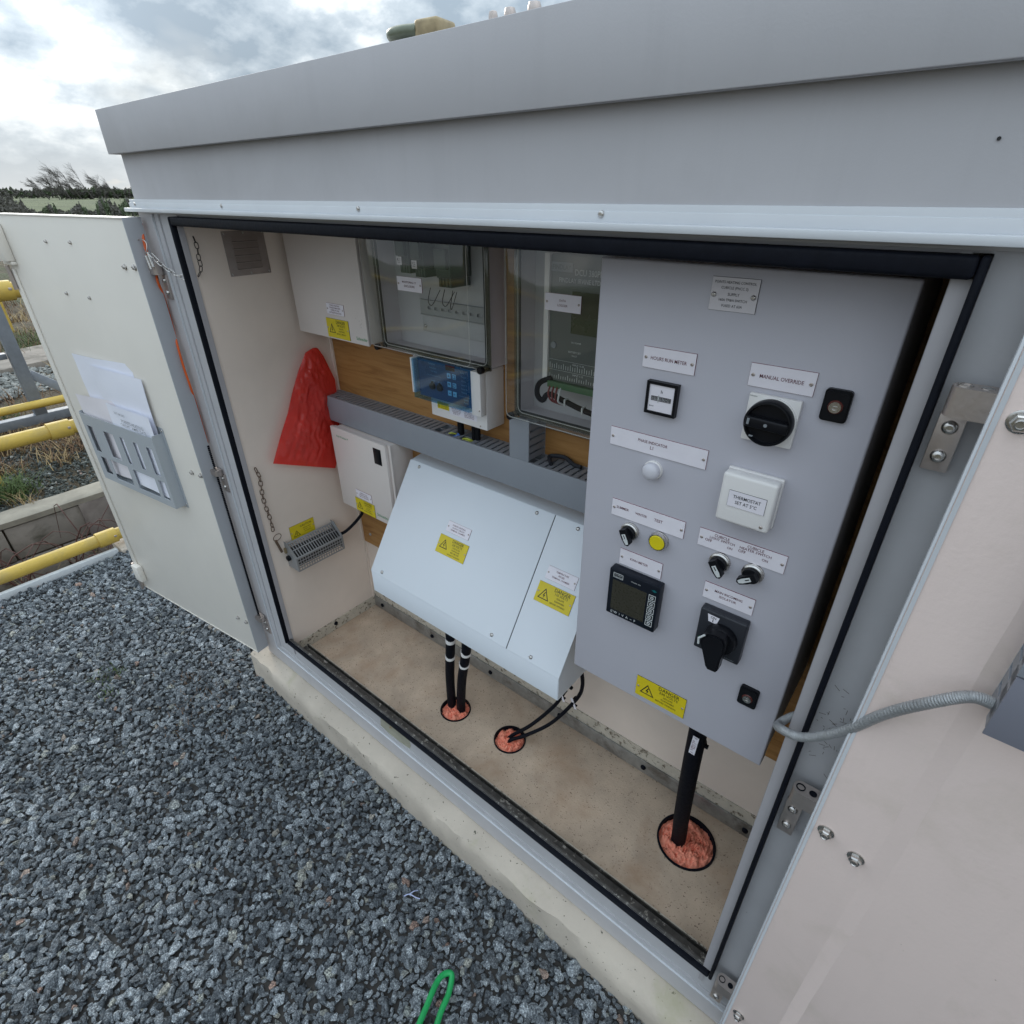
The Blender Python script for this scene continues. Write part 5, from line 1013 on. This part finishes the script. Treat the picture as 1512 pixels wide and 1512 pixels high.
mb = MB(); mb.tube([(-1.471, 0.034, 0.714), (-1.470, 0.044, 0.668)], 0.0040, 10); emit('pin', mb, rusty, ch)

# ---- papers in the holder on the left door ----
dh = thing('document_holder', (-2.0, -0.1, 0.76), 'pale grey slotted plastic document holder fixed to the open left door', 'document holder')
s0, s1, o1 = -0.592, -0.156, 0.033
mb = MB(ML); mb.box(s0 - 0.004, s1 + 0.012, 0.765, 1.035, 0.0003, 0.0016); emit('back', mb, holder_m, dh)
w_ = s1 - s0; h0, h1 = 0.776, 1.012
def uf(a): return s0 + a * w_
def vf(a): return h1 - a * (h1 - h0)
slots = [(uf(a), uf(b), vf(0.56), vf(0.17)) for a, b in ((.05, .13), (.29, .43), (.52, .575), (.70, .76), (.87, .945))] + [(uf(.07), uf(.17), vf(.90), vf(.64)), (uf(.22), uf(.47), vf(.93), vf(.63)), (uf(.54), uf(.83), vf(.93), vf(.64)), (uf(.875), uf(.96), vf(.91), vf(.64))]
mb = MB(ML); mb.holed(s0, s1, h0, h1, o1 - 0.0016, o1, slots); emit('front_panel', mb, holder_m, dh)
mb = MB(ML); mb.box(s0, s0 + 0.0016, h0, h1 + 0.005, 0.0017, o1 - 0.0017); mb.box(s1 - 0.0016, s1, h0, h1 + 0.005, 0.0017, o1 - 0.0017); mb.box(s0, s1, h0 - 0.004, h0 - 0.0002, 0.0017, o1); emit('side_panel', mb, holder_m, dh)
for u_, v_ in ((-0.152, 1.026), (-0.152, 0.774)): put('rivet', RIVET, dh, at(ML, u_, v_, 0.0016))
def sheet(nm, P, lb, m_, o_, lines, bend=0.006, rz=0):
    """sheet standing in the holder; P = (u0, u1, z0, z1)"""
    t_ = thing(nm, tuple(ML @ Vector(((P[0] + P[1]) / 2, P[2], o_))), lb, 'paper', 'papers standing in the document holder')
    Mp = ML @ Matrix.Translation(((P[0] + P[1]) / 2, P[2], o_)) @ Matrix.Rotation(R(rz), 4, 'Z'); hw, hh = (P[1] - P[0]) / 2, P[3] - P[2]; rows = []
    for i in range(15):
        rows.append([(-hw + 2 * hw * j / 14, hh * i / 14, bend * math.sin(3 * j / 14 + 1) * (i / 14) ** 1.5 + bend * 0.5 * noise.noise(Vector((i * .3, j * .3, o_ * 99)))) for j in range(15)])
    mb = MB(Mp); mb.grid(rows); mb.grid([[(p[0], p[1], p[2] - 0.0008) for p in r_] for r_ in rows]); emit('leaf', mb, m_, t_, smooth=80)
    if lines: lettering(Mp, [(a, b, c_, d) for a, b, c_, d in lines], ink_grey, t_, 0.0065 + bend * 0.2)
    return t_
sheet('paper_sheet', (-0.520, -0.200, 0.80, 1.212), 'largest folded white drawing standing at the back of the holder', paper, 0.006, None, 0.008, 1)
sheet('paper_sheet', (-0.430, -0.170, 0.80, 1.186), 'folded white drawing right behind the front papers in the holder', paper, 0.012, None, 0.007, -2)
sheet('paper_sheet', (-0.575, -0.330, 0.80, 1.080), 'low cream notebook page with punched edge at the left of the holder', paper2, 0.019, None, 0.004, 3)
sheet('paper_sheet', (-0.395, -0.165, 0.80, 1.076), 'white printed form leaning at the right front of the holder', paper, 0.025, [('TEST RECORD', -0.04, 0.255, 0.06), ('POINTS HEATING', 0.02, 0.235, 0.12), ('CIRCUIT   AMPS   DATE', 0.02, 0.222, 0.14)], 0.003, -2)

# ---- things on the roof ----
RZ = 1.802
LKS = Matrix.Scale(0.8, 4)
pk = thing('padlock', (-0.66, -0.01, RZ), 'brass padlock with a fat olive shackle lying on the front edge of the roof', 'padlock')
mb = MB(Matrix.Translation((-0.652, 0.018, RZ + 0.0100)) @ Matrix.Rotation(R(8), 4, 'Z') @ LKS); mb.box(-0.010, 0.036, -0.025, 0.025, -0.0125, 0.0135, bev=0.005, seg=3); emit('lock_body', mb, brass, pk)
mb = MB(Matrix.Translation((-0.652, 0.018, RZ + 0.0110)) @ Matrix.Rotation(R(8), 4, 'Z') @ LKS); mb.tube(spline([(-0.008, -0.017, 0), (-0.038, -0.0185, 0.001), (-0.062, -0.014, 0.001), (-0.072, 0.0, 0.001), (-0.062, 0.014, 0.001), (-0.038, 0.0185, 0.001), (-0.008, 0.017, 0)]), 0.0088, 14); emit('shackle', mb, oliveg, pk)
for k, (x_, y_, r_, m_, lb) in enumerate(((-0.522, -0.009, 0.0055, dsteel, 'dull steel nut lying on the roof edge just right of the brass padlock'), (-0.499, -0.008, 0.0065, dsteel, 'dull steel washer and bolt end on the roof edge, middle of the loose fixings'), (-0.466, -0.008, 0.0075, dsteel, 'dark round screw head on the roof edge, furthest right of the loose fixings'))):
    mb = MB(Matrix.Translation((x_, y_, RZ))); mb.lathe([(r_, 0), (r_, 0.004), (r_ * .8, 0.008), (r_ * .3, 0.009)], seg=6 if k == 0 else 14); emit('loose_fixing', mb, m_, None, lb, 'fixing', 'loose fixings on the roof edge')
# ---- orange cord caught behind the left door ----
mb = MB(); mb.tube(spline([(-1.660, -0.006, 1.575), (-1.640, -0.020, 1.535), (-1.6385, -0.020, 1.505), (-1.652, -0.008, 1.475), (-1.640, -0.016, 1.448), (-1.648, -0.010, 1.42), (-1.662, -0.004, 1.38), (-1.660, -0.005, 1.33), (-1.642, -0.014, 1.285), (-1.641, -0.015, 1.23), (-1.643, -0.012, 1.17), (-1.660, -0.005, 1.11), (-1.664, -0.004, 1.0)]), 0.0030, 8); emit('orange_cord', mb, orange, None, 'thin orange cord trapped between the left door edge and the frame', 'cord')
# ---- on the gravel ----
mb = MB(); mb.tube(spline([(-0.30, -0.60, 0.115), (-0.44, -0.42, 0.102), (-0.480, -0.335, 0.090), (-0.495, -0.285, 0.080), (-0.482, -0.262, 0.073), (-0.462, -0.290, 0.073), (-0.440, -0.350, 0.078), (-0.36, -0.50, 0.080), (-0.20, -0.72, 0.08)], 10), 0.0066, 12); emit('hose', mb, greenh, None, 'bright green hose bent into a tight loop on the gravel at the bottom edge', 'hose')
mb = MB(); mb.tube(spline([(-0.690, -0.222, 0.078), (-0.680, -0.212, 0.084), (-0.664, -0.206, 0.080), (-0.654, -0.200, 0.076)]), 0.0014, 6); mb.tube(spline([(-0.680, -0.212, 0.083), (-0.676, -0.200, 0.084), (-0.672, -0.190, 0.078)]), 0.0013, 6); emit('cable_tie_offcut', mb, bluetie, None, 'pale blue plastic tie offcut lying on the gravel above the green hose', 'cable tie')


# ================================================================ SURROUNDINGS
def hrail(X, z, y0, y1, r_, parent, nm='rail'):
    mb = MB(); mb.tube([(X, y0, z), (X, y1, z)], r_, 18); return emit(nm, mb, yrail, parent)
hr = thing('handrail', (-3.1, -0.02, 0.05), 'yellow three-rail handrail ending beside the open left door', 'handrail')
for z in (0.128, 0.710, 1.300):
    hrail(-3.10, z, -3.6, 0.003, 0.031, hr)
    mb = MB(); mb.tube([(-3.10, -0.115, z), (-3.10, -0.030, z)], 0.0385, 20); fit = emit('rail_fitting', mb, yrail, hr)
    mb = MB(); mb.box(-3.075, -3.060, -0.048, -0.036, z + 0.004, z + 0.014, bev=0.002); emit('grub_screw', mb, dsteel, fit)
mb = MB(); mb.box(-3.135, -3.072, 0.004, 0.064, -0.10, 1.36, bev=0.004); emit('post', mb, galv, hr)
mb = MB(); mb.box(-3.135, -3.072, -3.66, -3.60, -0.10, 1.36, bev=0.004); emit('post', mb, galv, hr)
mb = MB(); mb.box(-3.062, -3.036, -3.4, -0.060, 0.030, 0.080, bev=0.003); emit('edging_strip', mb, wht_edge, None, 'white edging strip along the far side of the gravel under the yellow handrail', 'edging')
mb = MB(); mb.box(-3.16, -3.02, -0.052, 0.10, -0.10, 0.072, bev=0.008); emit('post_footing', mb, conc, None, 'pale concrete block at the foot of the handrail post behind the left door', 'footing')
# old concrete retaining wall of the ditch
rwall = thing('ditch_wall', (-4.1, 0, -0.74), 'old concrete block wall with a pale coping on the far side of the ditch', 'wall')
mb = MB(); rows = []
for i in range(81):
    y = -3.2 + 6.4 * i / 80; n_ = 0.010 * noise.noise(Vector((y * 3, 0, 5))); rows.append([(-4.16, y, -0.09), (-4.16, y, 0.004 + n_), (-4.03, y, 0.006 + n_), (-4.006 + n_, y, -0.006), (-4.010 + n_, y, -0.040)])
mb.grid(rows); emit('coping', mb, mat('pale_coping', (0.29, 0.26, 0.21), 0.95, var=0.2, vs=8, bump=0.8, bs=40), rwall)
mb = MB(); mb.box(-4.16, -4.045, -3.2, 3.2, -0.76, -0.0415); emit('core', mb, conc_old, rwall)
rs = random.Random(5)
for c_ in range(3):
    y = -3.0 + (0.22 if c_ % 2 else 0)
    while y < -0.05:
        mb = MB(); z0 = -0.042 - 0.218 * (c_ + 1); mb.box(-4.044, -4.012 + rs.uniform(-.006, .006), y + 0.005, y + 0.435, z0 + 0.006, z0 + 0.212, bev=0.005); emit('block', mb, conc_old, rwall); y += 0.44
mb = MB(); mb.box(-4.044, -4.005, 0.02, 3.2, -0.74, -0.0415); emit('cast_panel', mb, mat('cast_concrete', (0.26, 0.225, 0.20), 0.9, var=0.15, vs=3, bump=0.4, bs=30, dirt=((0.14, 0.11, 0.10), 3, 0.5, 0.7)), rwall)
# flat slabs leaning in the ditch under the rail
for k, (x_, y_, a_, lb) in enumerate(((-3.55, -0.62, 14, 'flat grey slab in the ditch, nearest to the left edge of the photo'), (-3.50, -0.22, 8, 'flat grey slab in the ditch behind the lowest yellow rail'))):
    mb = MB(Matrix.Translation((x_, y_, -0.42)) @ Matrix.Rotation(R(a_), 4, 'Y') @ Matrix.Rotation(R(a_ * .4), 4, 'Z')); mb.box(-0.26, 0.26, -0.185, 0.185, -0.03, 0.03, bev=0.006); emit('paving_slab', mb, conc_old, None, lb, 'slab', 'slabs in the ditch')
mb = MB(); mb.box(-3.9, -3.2, -1.4, 1.0, -0.74, -0.48, bev=0.03); emit('ditch_bank', mb, soil, None, kind='structure')

def strip_tube(mb, pts, r0, r1, seg=4):
    mb.tube(pts, r0, seg, rf=lambda t_: r0 + (r1 - r0) * t_)
bram = mat('bramble_stem', (0.10, 0.045, 0.035), 0.7, var=0.3, vs=20)
straw = mat('dead_grass', (0.36, 0.26, 0.13), 0.85, var=0.3, vs=20)
strawd = mat('dead_grass_brown', (0.17, 0.10, 0.055), 0.9, var=0.35, vs=20)
leafg = mat('grass_green', (0.07, 0.11, 0.025), 0.7, var=0.35, vs=20)
rs = random.Random(11)
mb = MB()
for k in range(110):
    x0, y0, z0 = rs.uniform(-4.0, -3.35), rs.uniform(-1.1, 0.75), -0.6; an = rs.uniform(0, 6.28); ln = rs.uniform(0.25, 0.7); hh = rs.uniform(0.2, 0.62)
    P = []
    for i in range(9):
        t_ = i / 8; P.append((x0 + math.cos(an) * ln * t_ + 0.03 * noise.noise(Vector((k, t_ * 3, 0))), y0 + math.sin(an) * ln * t_ + 0.03 * noise.noise(Vector((k, t_ * 3, 7))), z0 + hh * math.sin(math.pi * min(1, t_ * 0.8)) * 1.1))
    strip_tube(mb, P, rs.uniform(0.003, 0.0065), 0.0016)
emit('brambles', mb, bram, None, kind='stuff')
def tuft(mb, x0, y0, z0, n_, h, spread, rs, wd=0.0035):
    for k in range(n_):
        an = rs.uniform(0, 6.283); bx, by = x0 + rs.gauss(0, spread * .5), y0 + rs.gauss(0, spread * .5); hh = h * rs.uniform(0.45, 1.1); ln = hh * rs.uniform(0.2, 1.1)
        dx, dy = math.cos(an), math.sin(an); px, py = -dy * wd, dx * wd; P = []
        for i in range(4):
            t_ = i / 3; cx_, cy_, cz_ = bx + dx * ln * t_ ** 1.6, by + dy * ln * t_ ** 1.6, z0 + hh * t_ * (1 - 0.30 * t_); w_ = 1 - t_ * .85
            P += [(cx_ - px * w_, cy_ - py * w_, cz_), (cx_ + px * w_, cy_ + py * w_, cz_)]
        mb.add(P, [(0, 1, 3, 2), (2, 3, 5, 4), (4, 5, 7, 6)])
mb = MB(); md = MB(); mg = MB()
for k in range(70): tuft(md, rs.uniform(-6.3, -5.2), rs.uniform(-1.2, 1.6), -0.03, 40, 0.16, 0.14, rs)
for k in range(40): tuft(mb, rs.uniform(-6.0, -5.15), rs.uniform(-1.2, 1.6), -0.03, 30, 0.17, 0.12, rs)
for k in range(120): tuft(md, rs.uniform(-16, -6.5), rs.uniform(-1.0, 4.5), 0.0, 30, 0.2, 0.3, rs, 0.007)
for k in range(60): tuft(mb, rs.uniform(-16, -6.5), rs.uniform(-1.0, 4.5), 0.0, 26, 0.2, 0.3, rs, 0.007)
for k in range(60): tuft(md if k % 3 else mb, rs.uniform(-5.35, -4.75), rs.uniform(-.9, .5), -0.03, 36, 0.13, 0.11, rs)
for k in range(26): tuft(md, -1.80 + rs.gauss(0, .10), -0.24 + rs.gauss(0, .05), 0.062, 6, 0.018, 0.05, rs, 0.0014)
for k in range(14): tuft(mb, -4.1 - rs.uniform(0, .15), rs.uniform(-0.9, -0.12), 0.0, 26, 0.10, 0.07, rs, 0.002)
for k in range(12): tuft(mb, rs.uniform(-4.0, -3.4), rs.uniform(-.8, .6), -0.5, 10, 0.4, 0.08, rs, 0.0018)
for (x_, y_, n_, h) in ((-4.42, -0.20, 320, 0.16), (-4.5, -0.32, 300, 0.17), (-9.2, 1.05, 200, 0.3), (-8.7, 0.95, 200, 0.25), (-6.1, 0.15, 120, 0.16), (-5.5, -0.1, 90, 0.12), (-12.5, 2.4, 200, 0.3)): tuft(mg, x_, y_, -0.02, n_, h, 0.13 if x_ > -7 else 0.3, rs, 0.003)
for _ in range(3): tuft(mg, -2.15 + rs.gauss(0, .06), -0.40 + rs.gauss(0, .06), 0.055, 22, 0.028, 0.05, rs, 0.0016)
emit('dead_grass', mb, straw, None, kind='stuff', smooth=80); emit('brown_grass', md, strawd, None, kind='stuff', smooth=80); emit('green_grass', mg, leafg, None, kind='stuff', smooth=80)

# galvanised frame and lower yellow rail farther back
gf = thing('galvanised_frame', (-5.6, 0.3, -0.03), 'grey galvanised steel post and brace standing on a base beam behind the ditch', 'steel frame')
gpm = mat('weathered_galvanised', (0.22, 0.24, 0.27), 0.55, metal=0.3, var=0.15, vs=12)
mb = MB(); mb.box(-5.63, -5.55, -1.8, 2.2, 0.055, 0.125, bev=0.004); emit('base_beam', mb, gpm, gf)
mb = MB(); mb.box(-5.620, -5.545, 0.255, 0.335, 0.1255, 1.5, bev=0.003); emit('post', mb, gpm, gf)
mb = MB(frame((-5.585, 0.335, 0.43), (0, 0.19, -0.175), (1, 0, 0))); mb.box(0.0, 0.62, -0.032, 0.032, -0.028, 0.028, bev=0.003); emit('brace', mb, gpm, gf)
mb = MB(); mb.box(-5.66, -5.60, -1.8, 0.250, 0.560, 0.600, bev=0.003); emit('cross_rail', mb, gpm, gf)
yr = thing('low_barrier', (-5.5, 0.3, -0.03), 'low yellow rail passing in front of the grey galvanised post', 'handrail')
hrail(-5.44, 0.235, -1.8, 2.2, 0.030, yr)
for y_ in (-1.5, 1.9): mb = MB(); mb.box(-5.47, -5.41, y_ - 0.03, y_ + 0.03, -0.05, 0.205, bev=0.003); emit('post', mb, yrail, yr)
for x_, y_, z0, h, lb in ((-9.9, 1.07, -0.05, 1.5, 'thin yellow post standing in dead grass far behind the top yellow rail'), (-4.62, -0.24, -0.1, 0.42, 'stout yellow post stub in the green tuft by the ditch')):
    mb = MB(); mb.tube([(x_, y_, z0), (x_, y_, z0 + h)], 0.042, 14); mb.tube([(x_, y_, z0 + h), (x_, y_, z0 + h + 0.02)], 0.036, 14); emit('yellow_post', mb, yrail, None, lb, 'post')
for k, (x_, y_, lb) in enumerate(((-8.1, 0.9, 'flat brown concrete slab lying in the dead grass beyond the galvanised frame'),)):
    mb = MB(Matrix.Translation((x_, y_, 0.03)) @ Matrix.Rotation(R(12), 4, 'Z')); mb.box(-0.42, 0.42, -0.9, 0.6, -0.06, 0.06, bev=0.01); emit('concrete_slab', mb, conc_old, None, lb, 'slab')
pts = []
for _ in range(1500): pts.append((rs.uniform(-7.6, -6.6), rs.uniform(-0.8, 1.4), 0.03 + rs.uniform(0, .02), rs.uniform(0.02, 0.045)))
scatter('rubble', pts, stone_set(mat('pale_rubble', (0.22, 0.225, 0.21), 0.8, var=0.4, vs=2), 5), 5)

# ---- far hedges, field and windswept trees ----
CX, CY = 0.0, -0.62
def pos(az, d): return Vector((CX - math.sin(R(az)) * d, CY + math.cos(R(az)) * d, 0))
hedge_m = mat('hedge_twigs', (0.105, 0.10, 0.085), 0.95, var=0.4, vs=0.8)
hedge_g = mat('hedge_ivy', (0.075, 0.10, 0.05), 0.9, var=0.45, vs=0.8)
def mass(nm, az0, az1, d, dd, hfun, n_, sz, mats_, rs, label=None, cat=None, kind='stuff'):
    mb = MB()
    for k in range(n_):
        a = rs.uniform(az0, az1); D = d + rs.uniform(-dd, dd); h = hfun(a) * (0.9 + 0.3 * noise.noise(Vector((a * 7.1, d, 0))) + 0.18 * noise.noise(Vector((a * 27, d, 0))) + rs.gauss(0, 0.06)); p = pos(a, D)
        edge = rs.random() ** 0.45; z = h * edge; s_ = sz * rs.uniform(0.5, 1.3) * (1.15 - .5 * edge)
        q = Vector((rs.gauss(0, 1), rs.gauss(0, 1), rs.gauss(0, 1))).normalized(); w_ = q.orthogonal().normalized() * s_ * .5; u_ = q.cross(w_)
        mb.mi = 1 if noise.noise(Vector((a * 4, z * 0.8, d))) > 0.12 else 0
        c_ = p + Vector((0, 0, z)); mb.add([tuple(c_ - u_ * .6), tuple(c_ + w_ * .7), tuple(c_ + u_), tuple(c_ - w_ * .7)], [(0, 1, 2, 3)])
    return emit(nm, mb, mats_, None, label, cat, None, kind, smooth=80)
rs = random.Random(21)
HG = [hedge_m, hedge_g]
mass('far_hedge', 66, 84, 300, 8, lambda a: 3.4 + 0.5 * math.sin(a * 2.3) + 0.25 * math.sin(a * 9) - (0.5 if a > 76 else 0), 30000, 0.8, HG, rs)
mass('middle_hedge', 66, 74.3, 235, 5, lambda a: 2.7 + 0.25 * math.sin(a * 5) + 0.1 * math.sin(a * 13), 22000, 0.6, HG, rs)
mass('near_scrub', 75.7, 86, 48, 5, lambda a: min(1.95, 0.25 + (a - 75.7) * 0.85) + 0.2 * math.sin(a * 11), 20000, 0.20, [hedge_m, hedge_m], rs)
mass('near_hedge', 66, 78, 55, 4, lambda a: 0.70 + 0.25 * math.sin(a * 3.7) + (0.42 if a < 72.3 else 0), 20000, 0.20, HG, rs)
bark = mat('bare_branches', (0.10, 0.09, 0.08), 0.9, var=0.2, vs=3)
side = Vector((-math.cos(R(72.5)), -math.sin(R(72.5)), 0))          # the way the wind has bent them
def tree(az, d, h, seed, lb):
    rs = random.Random(seed); base = pos(az, d); mb = MB()
    def grow(p, dr, ln, r_, lv):
        pts = [p]; q = p.copy(); dd = dr.copy()
        for i in range(4):
            dd = (dd + Vector((rs.gauss(0, .10), rs.gauss(0, .10), rs.gauss(0, .08))) + side * 0.055 + Vector((0, 0, 0.03))).normalized(); q = q + dd * ln / 4; pts.append(q.copy())
        mb.tube([tuple(v) for v in pts], r_, 4 if lv else 6, rf=lambda t_: r_ * (1 - 0.45 * t_))
        if lv >= 4: return
        if lv == 0: r_ = r_ * 0.8
        for k in range(6 if lv < 2 else 5):
            t_ = rs.uniform(0.25, 1.0); i = min(3, int(t_ * 4)); b = pts[i].lerp(pts[i + 1], t_ * 4 - i)
            n_ = Vector((rs.gauss(0, 1), rs.gauss(0, 1), rs.gauss(0, 1))).normalized(); nd = (dd + n_ * 0.62 + side * 0.22).normalized(); nd.z = max(nd.z, 0.05)
            grow(b, nd, ln * rs.uniform(0.5, 0.75), r_ * 0.52, lv + 1)
    grow(base, (Vector((0, 0, 1)) + side * 0.32).normalized(), h * 0.40, 0.15 if d > 100 else 0.05, 0)
    n = len(mb.v)
    o = emit('bare_tree', mb, bark, None, lb, 'tree', 'windswept bare trees beyond the field'); return o
TL = ['leftmost small windswept bare tree above the far hedge', 'low windswept bare tree left of the tallest crown', 'tall windswept bare tree with the highest crown on the skyline', 'windswept bare tree just right of the tallest crown', 'mid-height windswept bare tree over the dark middle hedge', 'thin windswept bare tree second from the cabinet wall', 'small windswept bare tree closest to the cabinet wall']
for i, (az, d, h) in enumerate(((75.0, 226, 8.0), (74.4, 226, 9.0), (73.7, 224, 12.0), (73.0, 226, 12.0), (72.3, 224, 11.5), (71.5, 226, 9.6), (70.7, 226, 9.0))): tree(az, d, h, 50 + i, TL[i])
for i, (az, d, h, lb) in enumerate(((78.2, 50, 2.7, 'bare sapling sticking out of the scrub at the left edge of the photo'), (77.4, 52, 2.5, 'bare sapling rising from the scrub just right of the left edge'))): tree(az, d, h, 80 + i, lb)
